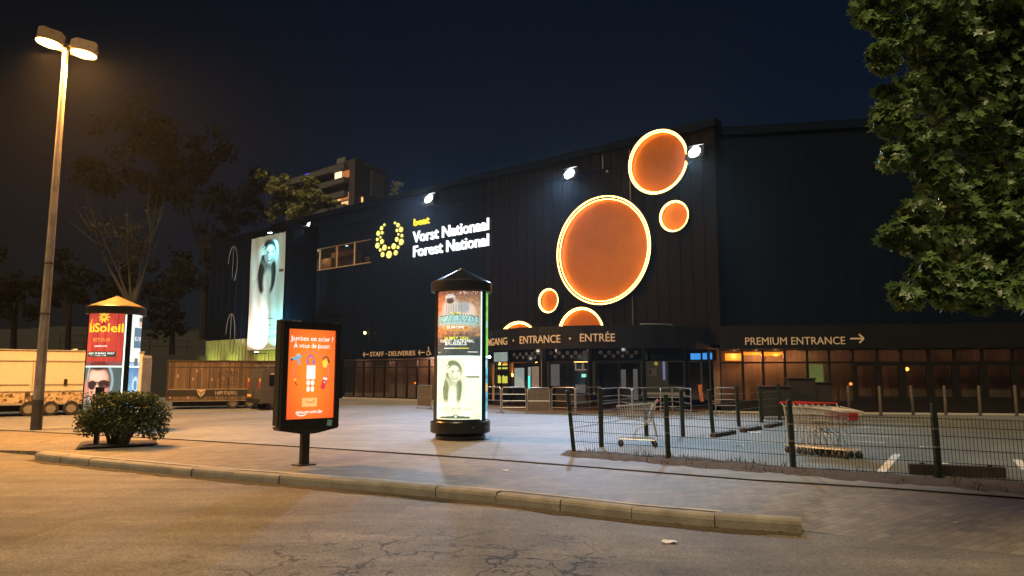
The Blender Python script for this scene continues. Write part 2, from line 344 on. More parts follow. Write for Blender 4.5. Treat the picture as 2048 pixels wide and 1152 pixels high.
# ------------------------------------------------------------------ prints: painting onto the colour layer of a sheet
class Canvas:
    def __init__(s, w, h, ppm=110, bg=(1,1,1)):
        s.w, s.h, s.p = w, h, ppm; s.nx, s.ny = int(w*ppm)+1, int(h*ppm)+1
        s.X, s.Y = np.meshgrid(np.linspace(0,w,s.nx), np.linspace(0,h,s.ny)); s.a = np.ones((s.ny,s.nx,3))*np.array(bg)
    def put(s, k, c): s.a = s.a*(1-k[...,None])+np.array(c)*k[...,None]; return s
    def rect(s, x0, x1, y0, y1, c, al=1): return s.put(((s.X>=x0)&(s.X<=x1)&(s.Y>=y0)&(s.Y<=y1))*al, c)
    def ell(s, x, y, rx, ry, c, soft=.15, rot=0, al=1):
        dx, dy = s.X-x, s.Y-y; cs, sn = math.cos(R(rot)), math.sin(R(rot)); d = np.sqrt(((dx*cs+dy*sn)/rx)**2+((dy*cs-dx*sn)/ry)**2)
        return s.put(np.clip((1-d)/max(soft,1e-3)+.5, 0, 1)*al, c)
    def line(s, pts, w, c, al=1, soft=.4):
        d = np.full(s.X.shape, 9.)
        for (x0,y0),(x1,y1) in zip(pts[:-1], pts[1:]):
            L = max((x1-x0)**2+(y1-y0)**2, 1e-9); t = np.clip(((s.X-x0)*(x1-x0)+(s.Y-y0)*(y1-y0))/L, 0, 1); d = np.minimum(d, np.hypot(s.X-x0-t*(x1-x0), s.Y-y0-t*(y1-y0)))
        return s.put(np.clip((w/2-d)/(w*soft)+.5, 0, 1)*al, c)
    def poly(s, pts, c, al=1):
        k = np.zeros(s.X.shape, bool); n = len(pts)
        for i in range(n):
            (x0,y0),(x1,y1) = pts[i], pts[(i+1)%n]
            if y0 == y1: continue
            k ^= ((y0 > s.Y) != (y1 > s.Y)) & (s.X < (x1-x0)*(s.Y-y0)/(y1-y0)+x0)
        return s.put(k*al, c)
    def grad(s, c0, c1): t = (s.Y/s.h)[...,None]; s.a = np.array(c0)*(1-t)+np.array(c1)*t; return s
    def noise(s, cx, cy, amt, tint=(1,1,1)):
        g = rng.random((cy+2, cx+2)); x = s.X/s.w*cx; y = s.Y/s.h*cy; i = x.astype(int); j = y.astype(int); fx = x-i; fy = y-j
        q = (g[j,i]*(1-fx)+g[j,i+1]*fx)*(1-fy)+(g[j+1,i]*(1-fx)+g[j+1,i+1]*fx)*fy
        s.a = np.clip(s.a*(1+(q[...,None]-.5)*2*amt*np.array(tint)), 0, 1.4); return s
    def text(s, body, x0, x1, y, cap, c, bold=.03, al=1, arc=0):
        v, f = text_fit(body, x1-x0, cap, bold); k = np.zeros(s.X.shape, bool)
        for q in f:
            for t in range(1, len(q)-1):
                A, Bq, Cq = [v[q[i]] for i in (0, t, t+1)]
                pa = []
                for w in (A, Bq, Cq):
                    u = (w[0]/(x1-x0)-.5)*2; pa.append((x0+w[0], y+w[1]+arc*(1-u*u)))
                (ax,ay),(bx,by),(cx,cy) = pa
                i0 = max(0, int(min(ax,bx,cx)*s.p)-1); i1 = min(s.nx, int(max(ax,bx,cx)*s.p)+3); j0 = max(0, int(min(ay,by,cy)*s.p)-1); j1 = min(s.ny, int(max(ay,by,cy)*s.p)+3)
                if i1 <= i0 or j1 <= j0: continue
                X, Y = s.X[j0:j1,i0:i1], s.Y[j0:j1,i0:i1]; D = (by-cy)*(ax-cx)+(cx-bx)*(ay-cy)
                if abs(D) < 1e-12: continue
                l1 = ((by-cy)*(X-cx)+(cx-bx)*(Y-cy))/D; l2 = ((cy-ay)*(X-cx)+(ax-cx)*(Y-cy))/D; e = -.02
                k[j0:j1,i0:i1] |= (l1 >= e) & (l2 >= e) & (l1+l2 <= 1-e)
        return s.put(k*al, c)
    def mesh(s, name, m, parent, place):
        "place(x, y) -> local position"
        pos = place(s.X.ravel(), s.Y.ravel()); nx, ny = s.nx, s.ny
        idx = np.arange(nx*ny).reshape(ny, nx); q = np.stack([idx[:-1,:-1], idx[:-1,1:], idx[1:,1:], idx[1:,:-1]], -1).reshape(-1,4)
        me = bpy.data.meshes.new(name); me.vertices.add(nx*ny); me.vertices.foreach_set('co', pos.astype(np.float32).ravel())
        me.loops.add(q.size); me.loops.foreach_set('vertex_index', q.astype(np.int32).ravel()); me.polygons.add(len(q)); me.polygons.foreach_set('loop_start', np.arange(0, q.size, 4, dtype=np.int32))
        me.update(calc_edges=True)
        at = me.color_attributes.new('print', 'FLOAT_COLOR', 'POINT'); c = np.ones((nx*ny,4), np.float32); c[:,:3] = s.a.reshape(-1,3); at.data.foreach_set('color', c.ravel())
        me.materials.append(m); o = bpy.data.objects.new(name, me); COL.objects.link(o)
        if parent: o.parent = parent
        return o
def flat(x0, y, z0): return lambda X, Y: np.stack([x0+X, np.full(X.shape, y), z0+Y], -1)
def bent(r, a0, w, ang, z0):      # angle 0 faces -y, grows to the right
    def fn(X, Y):
        a = a0+X/w*ang; return np.stack([r*np.sin(a), -r*np.cos(a), z0+Y], -1)
    return fn

# ------------------------------------------------------------------ the ground
KERB = [(68,905),(160,915),(400,937),(765,965),(1024,988),(1269,1015),(1434,1029),(1569,1037),(1604,1040)]
kp = [G(u, v) for u, v in KERB]
GUT = [(0,860),(320,877),(620,895),(860,910),(1024,922),(1500,960),(1780,977),(2048,997)]
gp = [G(u, v) for u, v in GUT]
gl = gp[0]+(gp[0]-gp[1])*12; gr = gp[-1]+(gp[-1]-gp[-2])*8
gline = [gl]+gp+[gr]
def goff(p, d):   # a step across the channel line
    return p+Vector((.5, .86, 0))*d
struct(B().add([(-120,-40,-.15),(120,-40,-.15),(120,70,-.15),(-120,70,-.15)], [(0,1,2,3)]).build('road', M['road']))
b = B(); ring = [goff(p, .1) for p in gline]
b.add([(p.x,p.y,0) for p in ring]+[(260,ring[-1].y,0),(260,400,0),(-260,400,0),(-260,ring[0].y,0)], [tuple(range(len(ring)+4))])
struct(b.build('plaza', M['plaza']))
b = B(); a1 = [(p.x,p.y,-.02) for p in (goff(q,-.1) for q in gline)]; a2 = [(p.x,p.y,-.02) for p in ring]
n_ = len(gline); b.add(a1+a2, [(i,i+1,n_+i+1,n_+i) for i in range(n_-1)])
a0 = [(x,y,0.0) for x,y,z in a1]; a3 = [(x,y,0.0) for x,y,z in a2]
b.add(a0+a1, [(i,i+1,n_+i+1,n_+i) for i in range(n_-1)]); b.add(a3+a2, [(i,i+1,n_+i+1,n_+i) for i in range(n_-1)])
struct(b.build('drain_channel', M['channel']))
# pavement: front row follows the back of the kerb, then ramps down to the road past both kerb ends
kn = Vector((.5, .866, 0))
left = [kp[0]+Vector((-3-6*k, 2.1+3.4*k, 0)) for k in (3, 1.2, .3, 0)]
rend = G(1609,1076,-.15); rr = [G(1800,1088,-.15), G(2048,1110,-.15)]; rr.append(rr[-1]+(rr[-1]-rr[0])*8)
kz = [-.003]*len(kp); kz[-1] = -.142; kz[-2] = -.055
front = [(p.x, p.y, -.149) for p in left]+[(kp[0].x-.6, kp[0].y+.9, -.06)]+[(p.x+kn.x*.15, p.y+kn.y*.15, z) for p, z in zip(kp, kz)]+[(kp[-1].x+.35, kp[-1].y-.05, -.148)]+[(p.x, p.y, -.149) for p in rr]
mid = []
def g_at(x):   # channel line at x
    for p, q in zip(gline[:-1], gline[1:]):
        if p.x <= x <= q.x: return p+(q-p)*((x-p.x)/(q.x-p.x))
    return gline[0] if x < gline[0].x else gline[-1]
back = []
for i, (x, y, z) in enumerate(front):
    w = 1.3
    tx = x+1.4; g = goff(g_at(tx), -.1); back.append((g.x, g.y, 0))
    t = min(.9, 1.5/max(1.6, math.hypot(g.x-x, g.y-y))); mid.append((x+(g.x-x)*t, y+(g.y-y)*t, 0 if z > -.1 else -.02))
nf = len(front); b = B(); b.add(front+mid+back, [(i,i+1,nf+i+1,nf+i) for i in range(nf-1)]+[(nf+i,nf+i+1,2*nf+i+1,2*nf+i) for i in range(nf-1)])
low = [(x,y-.0,-.24) for x,y,z in front]; b.add(front+low, [(i+1,i,nf+i,nf+i+1) for i in range(nf-1)])
struct(b.build('pavement', M['pavement'], smooth=True))
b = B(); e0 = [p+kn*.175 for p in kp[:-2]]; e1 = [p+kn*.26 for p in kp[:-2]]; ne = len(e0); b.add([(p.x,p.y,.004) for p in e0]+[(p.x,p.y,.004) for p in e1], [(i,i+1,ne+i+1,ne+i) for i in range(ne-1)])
struct(b.build('kerb_edge_highlight', mat('pale_edge_highlight', (.42,.39,.35), .8, var=.35, scale=3)))  # pale strip added for the highlight along the kerb's rear edge
# kerb stones as one kerb, about a metre each with open joints
def resample(pts, step):
    out = [pts[0].copy()]; acc = 0
    for p, q in zip(pts[:-1], pts[1:]):
        L = (q-p).length; t = step-acc
        while t <= L: out.append(p+(q-p)*(t/L)); t += step
        acc = L-(t-step)
    out.append(pts[-1].copy()); return out
kerb_path = [kp[0]+Vector((.45,.75,0)), kp[0]+Vector((.02,.35,0))]+kp
ks = resample(kerb_path, 1.0); b = B()
prof = [(.0,-.2),(.0,-.055),(.012,-.02),(.04,0),(.17,.003),(.17,-.2)]
for i, (p, q) in enumerate(zip(ks[:-1], ks[1:])):
    d = (q-p); L = d.length
    if L < .1: continue
    d.normalize(); nn = Vector((-d.y, d.x, 0)); dz = random.uniform(-.012, .008); j = random.uniform(-.012,.012)
    last = i >= len(ks)-3
    vs = []
    for e, base in ((0, p+d*.006), (1, q-d*.006)):
        drop = 0
        for (o, z) in prof: vs.append(tuple(base+nn*(o+j))[:2]+(z+dz-drop*(z > -.19),))
    k = len(prof); b.add(vs, [tuple(range(k)), tuple(range(2*k-1,k-1,-1))]+[(m_,k+m_,k+(m_+1)%k,(m_+1)%k) for m_ in range(k)])
struct(b.build('kerb', M['kerbstone']))
b = B(); gs = resample(kp, .22); ng = len(gs); o_, i_ = [], []
for j, p in enumerate(gs):
    i_.append((p.x, p.y, -.1455)); w = .13+.09*math.sin(j*.37)**2+random.uniform(0,.09); o_.append((p.x-kn.x*w, p.y-kn.y*w, -.1455))
b.add(i_+o_, [(j,j+1,ng+j+1,ng+j) for j in range(ng-1)]); struct(b.build('gutter_dirt', mat('gutter_grit', (.07,.055,.04), .95, var=.5, scale=14, bump=.8, bscale=70)))
b = B()
for _ in range(160):
    j = random.randrange(ng-1); q = random.random()**2*.35; p = gs[j]; x, y = p.x-kn.x*q+random.uniform(-.1,.1), p.y-kn.y*q; a = random.uniform(0,6.3); s_ = random.uniform(.012,.035); dx, dy = math.cos(a)*s_, math.sin(a)*s_
    b.add([(x-dx,y-dy,-.143),(x+dy*.4,y-dx*.4,-.135),(x+dx,y+dy,-.141),(x-dy*.4,y+dx*.4,-.138)], [(0,1,2,3)])
tag(b.build('leaf_litter', M['grass']), 'dead leaves and grit lying along the foot of the kerb', 'leaf litter', kind='stuff')
b = B(); bay = [G(u,v) for u,v in ((1151,907),(1203,894),(1366,873),(1426,866),(1478,853),(1523,845),(1560,840),(1610,834))]+[Vector((14.5,29.6,0)),Vector((60,24,0)),Vector((60,2,0)),G(2300,992),G(1878,958),G(1587,942),G(1337,922)]
b.add([(p.x,p.y,.004) for p in bay], [tuple(range(len(bay)))]); struct(b.build('parking_bay', M['bay']))
# parking lines
b = B()
def stripe(p, q, w=.1):
    d = (q-p).normalized(); nn = Vector((-d.y, d.x, 0))*w/2
    b.add([(x.x,x.y,.008) for x in (p-nn,q-nn,q+nn,p+nn)], [(0,1,2,3)])
for (u0,v0,u1,v1,w) in [(1710,837,1890,841,.1),(1712,846,1842,849,.1),(1708,855,1818,858,.1),(1660,868,1795,875,.1),(1425,880,1590,888,.1),(1560,862,1700,866,.1),(1640,852,1740,854,.1),(1762,945,1794,909,.14),(2052,940,2034,920,.14),(1700,882,1770,886,.1)]:
    stripe(G(u0,v0), G(u1,v1), w)
struct(b.build('parking_marking', M['marking']))
# soil strip under the fence
def fpt(u, v): return G(u, v)
strip_front = [(1120,912),(1200,921),(1300,929),(1400,937),(1500,946),(1600,954),(1750,966),(1900,978),(2060,990)]
strip_back = [(1150,905),(1210,905),(1300,911),(1400,918),(1500,927),(1600,937),(1750,948),(1900,958),(2060,968)]
def dense(a, n=70):
    t = np.linspace(0, len(a)-1, n); return [(float(np.interp(q, range(len(a)), [p[0] for p in a])), float(np.interp(q, range(len(a)), [p[1] for p in a]))) for q in t]
strip_front = dense(strip_front); strip_back = dense(strip_back)
b = B(); k = len(strip_front); rows = [[],[],[]]
for (uf,vf),(ub,vb) in zip(strip_front, strip_back):
    f_, q_ = G(uf,vf-2), G(ub,vb); jit = random.uniform(-.07,.07)+.07*math.sin(uf*.021)+.05*math.sin(uf*.07)
    rows[0].append((f_.x+jit*.3,f_.y+jit,.002)); mm = (f_+q_)/2; rows[1].append((mm.x,mm.y,.05+random.uniform(0,.03))); rows[2].append((q_.x-jit*.3,q_.y-jit*1.6+.2,.002))
b.add(rows[0]+rows[1]+rows[2], [(i,i+1,k+i+1,k+i) for i in range(k-1)]+[(k+i,k+i+1,2*k+i+1,2*k+i) for i in range(k-1)])
struct(b.build('soil_strip', M['soil'], smooth=True))
b = B()
for _ in range(420):
    t = random.random()**.8*(k-1); i = min(int(t), k-2); t -= i; s_ = random.random()
    p = Vector(rows[0][i]).lerp(Vector(rows[0][i+1]), t).lerp(Vector(rows[2][i]).lerp(Vector(rows[2][i+1]), t), s_)
    if math.sin(p.x*3.1)+math.sin(p.x*7.7+1) < -.2: continue
    h = random.uniform(.03,.11); a = random.uniform(0,6.3); dx, dy = math.cos(a)*.012, math.sin(a)*.012
    b.add([(p.x-dx,p.y-dy,.01),(p.x+dx,p.y+dy,.01),(p.x+random.uniform(-.06,.06),p.y+random.uniform(-.06,.06),.03+h)], [(0,1,2)])
tag(b.build('weed_strip', M['grass']), 'sparse dry weeds along the foot of the mesh fence', 'weeds', kind='stuff')

# ------------------------------------------------------------------ the concert hall
MW = Plane((-19.3, 56.5), (9.6, 32.6))          # long dark front, office end to premium corner
HT = 13.75
hall = thing('concert_hall', 'long dark clad concert hall with curved entrance canopy across the back of the plaza', 'concert hall', (MW.A.x, MW.A.y, 0), MW.yaw)
def X(u, v, off=0): return MW.at(u, v, off)
GX0, GX1 = X(676,760)[0], X(952,760)[0]        # ground floor glazing of the office part
EX0, EX1 = X(962,760)[0], MW.len                # behind the entrance canopy
w0, w1 = X(606,520)[0], X(742,500)[0]          # upper window band
zw0, zw1 = 9.36, 11.05
b = B()
D = .5
def rib_wall(b, x0, x1, z0, z1, y=0, pitch=.6, rib=.07):
    "sheet of standing-seam cladding"
    b.box(x0, x1, y, y+D, z0, z1)
    n = int((x1-x0)/pitch)
    for i in range(n+1):
        x = x0+.05+i*(x1-x0-.1)/max(1,n); b.box(x-.025, x+.025, y-rib, y-.001, z0+.01, z1-.01)
rib_wall(b, 0, w0, 0, HT-.4, pitch=.9); rib_wall(b, w1, GX1+.6, 2.75, HT-.4, pitch=1.5, rib=.012)
b.box(w0, w1, 0, D, 2.75, zw0); b.box(w0, w1, 0, D, zw1, HT-.4); b.box(w0, GX0, 0.0, D, 0, 2.745)
hall_wall = b.build('wall', M['clad'], hall)
b = B(); rib_wall(b, GX1+.6, MW.len+.0, 3.0, HT-.4, pitch=.62, rib=.05); b.build('wall', M['cladbrown'], hall, label='ribbed brown black cladding behind the lit discs')
B().box(-.15, MW.len+.1, -.12, D+.2, HT-.4, HT).box(.0, MW.len, -.05, -.005, HT-1.35, HT-1.28).build('parapet', M['clad'], hall)
b = B(); b.box(0, MW.len, D, 14, HT-.6, HT-.5); b.build('roof', M['clad'], hall)
# panel joints and ledges under the band window
b = B()
for u in (640,668,706,742):
    x = X(u,600)[0]; b.box(x-.04, x+.04, -.05, -.003, 2.8, zw0-.1)
b.box(w0, X(706,600)[0], -.07, -.003, 6.02, 6.1); b.build('trim', M['fascia'], hall)
# upper windows
us = [606, 638, 672, 707, 742]
xs = [X(u, 520)[0] for u in us]
for i in range(4):
    f = B(); x0, x1 = xs[i], xs[i+1]
    for bx in ((x0,x1,zw0,zw0+.07),(x0,x1,zw1-.07,zw1),(x0,x0+.06,zw0+.07,zw1-.07),(x1-.06,x1,zw0+.07,zw1-.07)): f.box(bx[0], bx[1], .06, .14, bx[2], bx[3])
    wo = f.build('window', M['beige'], hall); B().box(x0+.06, x1-.06, .09, .11, zw0+.07, zw1-.07).build('pane', M['glass'], wo)
# the room behind them
b = B(); b.box(w0-.5, w1+.5, 4.2, 4.3, 9.0, 12); b.box(w0-.5, w1+.5, .5, 4.2, 9.0, 9.1); b.box(w0-.5, w1+.5, .5, 4.2, 11.4, 11.5)
b.build('room_wall', mat('dim_room_paint', (.16,.12,.1), .9), hall)
b = B(); b.box(w0-.4, w0+1.5, 1.5, 1.6, 9.1, 10.6); b.box(w0+1.9, w0+2.0, 1.5, 4, 9.1, 11.4); b.box(w0+1.5, w0+4.4, 1.5, 1.6, 10.55, 10.95); b.build('room_partition', M['beige'], hall)
B().tube([(xs[2]+1.1,2,9.1),(xs[2]+1.1,2,9.9)], .2, 10).sphere((xs[2]+1.1,2,10.15), .22, 10).build('coat_stand', M['beige'], hall)
lp = B().sphere((w0+.6,.9,11.2), .07).build('room_lamp', emit('room_bulb', (1,.7,.4), 6), hall)
def lamp(name, kind, loc, energy, color, parent=None, size=.1, spot=None, blend=.5, aim=None):
    d = bpy.data.lights.new(name, kind); d.energy = energy; d.color = color
    if kind == 'AREA': d.size = size
    else: d.shadow_soft_size = size
    if spot: d.spot_size = R(spot); d.spot_blend = blend
    o = bpy.data.objects.new(name, d); COL.objects.link(o); o.location = loc
    if aim is not None: o.rotation_euler = (Vector(aim)-Vector(loc)).to_track_quat('-Z', 'Y').to_euler()
    if parent: o.parent = parent
    return o
lamp('room_light', 'POINT', (w0+.8,.75,11.0), 45, (1,.66,.34), hall, .08)
lamp('room_light', 'POINT', (w1-1.5,2.4,11.2), 22, (1,.75,.6), hall, .08)

# --- glazing with blinds behind it (ground floor)
def glazed_run(par, xs, z0, z1, ztr, inset=.0, depth=1.1, blind=True, doors=(), mull=.07, y=0.0):
    "each bay is one window: frame with its two panes"
    for i in range(len(xs)-1):
        x0, x1 = xs[i], xs[i+1]; f = B(); m_ = mull
        f.box(x0, x0+m_/2, y, y+.14, z0, z1); f.box(x1-m_/2, x1, y, y+.14, z0, z1)
        f.box(x0+m_/2, x1-m_/2, y, y+.14, z1-.06, z1); f.box(x0+m_/2, x1-m_/2, y, y+.14, ztr, ztr+.08); f.box(x0+m_/2, x1-m_/2, y, y+.14, z0, z0+.07)
        lx0, lx1, lz0, lz1 = x0+m_/2, x1-m_/2, z0+.07, ztr
        if i in doors:
            q = .11
            f.box(lx0, lx0+q, y+.02, y+.12, lz0, lz1); f.box(lx1-q, lx1, y+.02, y+.12, lz0, lz1); f.box(lx0+q, lx1-q, y+.02, y+.12, lz1-q, lz1); f.box(lx0+q, lx1-q, y+.02, y+.12, lz0, lz0+.2)
            lx0 += q; lx1 -= q; lz1 -= q; lz0 += .2
        wo = f.build('window', M['frame'], par)
        B().box(lx0, lx1, y+.06, y+.08, lz0, lz1).build('pane', M['glass'], wo); B().box(x0+m_/2, x1-m_/2, y+.06, y+.08, ztr+.08, z1-.06).build('pane', M['glass'], wo)
gx = [X(u, 770)[0] for u in (685,705,724,745,766,789,811,831,855,878,902,928,952)]
glazed_run(hall, gx, .12, 2.62, 2.1, y=.05)
B().box(gx[0], gx[-1], .0, .3, 0, .115).build('plinth', M['concrete'], hall)
b = B(); b.box(gx[0]-.3, gx[-1]+.3, 1.3, 1.36, .1, 2.9); b.build('blind', M['curtain'], hall)
B().box(gx[0]-.3, gx[-1]+.3, .3, 1.3, 2.72, 2.74).build('soffit', M['soffit'], hall); B().box(gx[0]-.3, gx[-1]+.3, .3, 1.3, .05, .1).build('floor', M['floor'], hall)
for u, e, c in ((760,7,(1,.6,.35)),(822,9,(1,.5,.25)),(846,60,(1,.6,.5)),(700,5,(1,.55,.4)),(910,8,(1,.5,.3))):
    lamp('office_light', 'POINT', (X(u,730)[0], .8, 2.45), e, c, hall, .06)
B().sphere((X(822,766)[0], .45, 1.12), .13, 10, sz=.6).build('orange_lamp', emit('orange_bulb', (1,.25,.02), 5), hall)
B().box(X(755,670)[0]-.12, X(755,670)[0]+.12, -.3, -.02, 4.35, 4.5).build('wall_lamp', M['darkmetal'], hall); 
B().sphere((X(733,672)[0], -.15, 4.5), .09, 10).build('wall_lamp_bulb', emit('yellow_bulb', (1,.75,.2), 12), hall)

# --- curved entrance canopy
CC = Vector((4.8, 37.6, 0)); CR = 6.4
ca = thing('entrance_canopy', 'curved dark entrance canopy bulging from the hall front above the doors', 'canopy', CC)
def oncyl(u, v, r=CR):
    d = ray(u, v); A = d.x*d.x+d.y*d.y; Bq = -2*(d.x*CC.x+d.y*CC.y); Cq = CC.x**2+CC.y**2-r*r
    t = (-Bq-math.sqrt(max(0, Bq*Bq-4*A*Cq)))/(2*A); X_ = d*t
    return math.atan2(X_.x-CC.x, -(X_.y-CC.y)), EYE+X_.z
angs = np.linspace(R(-112), R(62), 19); FZ0, FZ1 = 2.8, 3.8
for i in range(18):
    a, c = angs[i]+.0015, angs[i+1]-.0015
    pts = []
    for r_ in (CR, CR-.18):
        for t in (a, c): pts.append((r_*math.sin(t), -r_*math.cos(t)))
    b = B(); z0, z1 = FZ0, FZ1
    b.add([(x,y,z) for z in (z0,z1) for x,y in pts], [(0,1,3,2),(4,6,7,5),(0,4,5,1),(2,3,7,6),(0,2,6,4),(1,5,7,3)])
    b.build('fascia_panel', M['fascia'], ca)
b = B(); k = 24; aa = np.linspace(R(-112), R(62), k)
b.add([(0,0,3.12)]+[((CR-.19)*math.sin(t), -(CR-.19)*math.cos(t), 3.12) for t in aa], [(0,i+1,i+2) for i in range(k-1)]); b.build('soffit', M['soffit'], ca)
b = B(); b.add([(0,0,3.7)]+[((CR-.19)*math.sin(t), -(CR-.19)*math.cos(t), 3.7) for t in aa], [(0,i+1,i+2) for i in range(k-1)]); b.build('roof', M['clad'], ca)
b = B(); a_ = oncyl(1340,650)[0]; b.tube([((CR-.1)*math.sin(t), -(CR-.1)*math.cos(t), 3.86) for t in np.linspace(R(8), R(22), 6)], .025, 6)
for t in (R(8), R(22)): b.tube([((CR-.1)*math.sin(t), -(CR-.1)*math.cos(t), 3.79), ((CR-.1)*math.sin(t), -(CR-.1)*math.cos(t), 3.86)], .02, 6)
b.build('handrail', M['galv'], ca)
def bend(r):
    return lambda x, y, z: ((r-y)*math.sin(x/CR), -(r-y)*math.cos(x/CR), z)
def cyl_sign(name, label, words, group=None):
    t = thing(name, label, 'sign', CC)
    for body, u0, u1, v in words:
        A0, _ = oncyl(u0, v); A1, z = oncyl(u1, v)
        b = B(); letters(b, body, A0*CR, A1*CR, z, .335, y=-.012, depth=.012, bold=.008, bend=bend(CR)); b.build('lettering', M['letter'], t)
    return t
cyl_sign('entrance_sign', 'cream lettering reading INGANG at the left end of the curved canopy', [('INGANG',975,1015,689)])
cyl_sign('entrance_sign', 'cream lettering reading ENTRANCE in the middle of the curved canopy', [('ENTRANCE',1040,1121,685)])
cyl_sign('entrance_sign', 'cream lettering reading ENTRÉE on the right of the curved canopy', [('ENTRÉE',1160,1230,682.5)])
for lab, u, v in (('round cream dot between INGANG and ENTRANCE on the canopy',1027,681),('round cream dot between ENTRANCE and ENTRÉE on the canopy',1140,677)):
    a, z = oncyl(u, v); b = B(); i0 = 0; b.disc((0, z), .05, -.02, .0, 16)
    b.xf(Matrix.Translation((CR*math.sin(a), -CR*math.cos(a), 0)) @ Matrix.Rotation(a, 4, 'Z')); o = b.build('sign_dot', M['letter']); o.location = CC; tag(o, lab, 'sign')

# --- door front under the canopy
nod = [(980,40.0),(1019,38.9),(1090,37.4),(1182,36.3),(1288,35.3),(1374,34.7),(1436,33.6)]
np_ = [P(u, 760, Y) for u, Y in nod]
doorfront = thing('door_front', 'dark glazed entrance doors and panes under the curved canopy', 'entrance doors', (np_[3].x, np_[3].y, 0))
def seg(i): 
    A, Bq = np_[i], np_[i+1]; return Plane((A.x, A.y), (Bq.x, Bq.y))
o0 = Vector((np_[3].x, np_[3].y, 0))
ring_m = M['letter']; M['panelgrey'] = emit('pale_door_glow', (.55,.68,.6), .42); M['panelbeige'] = emit('beige_door_glow', (.62,.42,.28), .32); M['yellowroom'] = emit('yellow_lit_room', (.75,.8,.12), .75); M['cyan'] = emit('cyan_display', (.1,.9,.75), 1.3); M['greenlamp'] = emit('pale_green_lamp', (.35,.95,.68), 1.0); M['dimpanel'] = emit('dim_door_glow', (.3,.27,.25), .28)  # light seen in the door glass is put into self-glowing panels
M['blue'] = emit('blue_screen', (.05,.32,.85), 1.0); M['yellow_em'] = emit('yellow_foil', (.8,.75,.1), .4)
def dz(pl, u, v): return pl.at(u, v)
def put(b, pl, name, m, par, label=None, bevel=0):
    q = pl.A-o0
    b.xf(Matrix.Translation((q.x, q.y, 0)) @ Matrix.Rotation(pl.yaw, 4, 'Z')); return b.build(name, m, par, label=label, bevel=bevel)
for i in range(6):
    pl = seg(i); L = pl.len
    b = B(); b.box(-.06, .06, -.1, .12, 0, 3.1); b.box(.06, L-.06, -.02, .1, 2.3, 2.36); b.box(.06, L-.06, -.02, .1, 3.04, 3.1); b.box(.06, L-.06, -.02, .1, 0, .12)
    fr = put(b, pl, 'frame', M['frame'], doorfront)
    put(B().box(.06, L-.06, .02, .05, 2.36, 3.04), pl, 'transom_pane', M['darkglass'], doorfront)
def rect(pl, u0, u1, v0, v1, y0, y1, m, name, label=None):
    x0, z1 = pl.at(u0, v0); x1, z0 = pl.at(u1, v1); return put(B().box(x0, x1, y0, y1, max(.02,z0), z1), pl, name, m, doorfront, label)
# doors: pairs with handles
def door_pair(i, u0, um, u1, vt, panels):
    pl = seg(i)
    for a, c in ((u0, um), (um, u1)):
        x0 = pl.at(a, 760)[0]; x1 = pl.at(c, 760)[0]; zt = 2.28; b = B(); s_ = .1
        b.box(x0+.01, x0+s_, .0, .06, .03, zt); b.box(x1-s_, x1-.01, .0, .06, .03, zt); b.box(x0+s_, x1-s_, .0, .06, zt-s_, zt); b.box(x0+s_, x1-s_, .0, .06, .03, .25)
        d = put(b, pl, 'door', M['frame'], doorfront); put(B().box(x0+s_, x1-s_, .025, .04, .25, zt-s_), pl, 'pane', M['darkglass'], d)
        hx = x1-.05 if a == u0 else x0+.05
        put(B().tube([(hx,-.02,.75),(hx,-.08,.8),(hx,-.08,1.2),(hx,-.02,1.25)], .016, 6), pl, 'handle', M['galvdim'], d)
    for (a, c, v0, v1, m) in panels: rect(pl, a, c, v0, v1, .005, .022, M[m], 'glow_panel')
door_pair(1, 1026, 1053, 1081, 726, [(1028,1048,736,775,'panelgrey'),(1055,1061,734,752,'panelgrey'),(1063,1078,733,775,'panelbeige'),(1055,1060,752,785,'cyan')])
door_pair(2, 1098, 1136, 1174, 726, [(1101,1119,726,772,'dimpanel')])
door_pair(3, 1190, 1238, 1282, 726, [(1240,1252,739,775,'dimpanel'),(1266,1276,738,800,'dimpanel')])
pl = seg(0)
rect(pl, 988, 1015, 705, 723, .0, .015, M['panelgrey'], 'transom_glow'); rect(pl, 988, 1014.5, 728, 770, .3, .32, M['yellowroom'], 'lit_room', 'bright yellow lit room behind the left pane')
b = B()
for v in (733, 748, 768):
    x0, z = pl.at(988, v); x1, _ = pl.at(1015, v); b.box(x0, x1, .1, .16, z-.05, z+.05)
for u in (988, 1001, 1015):
    x, _ = pl.at(u, 750); b.box(x-.04, x+.04, .08, .095, .3, 2.3)
for k_ in range(9):
    x, _ = pl.at(990+k_*2.8, 750); b.box(x-.05, x+.03, .2, .26, 1.55+.1*random.random(), 1.95)
put(b, pl, 'shelf', M['frame'], doorfront)
# ring transfers on the transoms
def rings(i, pts, r=.085):
    pl = seg(i); b = B()
    for u, v in pts:
        x, z = pl.at(u, v); n = 16
        vs = [(x+q*math.cos(2*math.pi*k/n), y, z+q*math.sin(2*math.pi*k/n)) for y in (.008,.018) for q in (r, r*.5) for k in range(n)]
        b.add(vs, [(k,(k+1)%n,n+(k+1)%n,n+k) for k in range(n)])
    put(b, pl, 'ring_transfer', ring_m, doorfront)
rings(1, [(1028,709),(1040,709),(1052,708),(1064,708),(1076,707),(1034,715),(1046,715),(1058,714.5),(1070,714)])
rings(2, [(1102,706),(1118,706),(1135,705.5),(1151,705.5),(1168,705.5),(1110,713),(1126,713),(1143,712.5),(1159,712.5)])
rings(3, [(1201,705),(1218,705),(1236,705),(1254,705),(1272,705),(1210,712),(1227,712),(1245,712),(1263,712)])
pl = seg(2)
rect(pl, 1163, 1173, 748, 754.5, .0, .015, M['greenlamp'], 'exit_lamp'); 
x, z = pl.at(1150, 741); x1, z1 = pl.at(1168, 725)
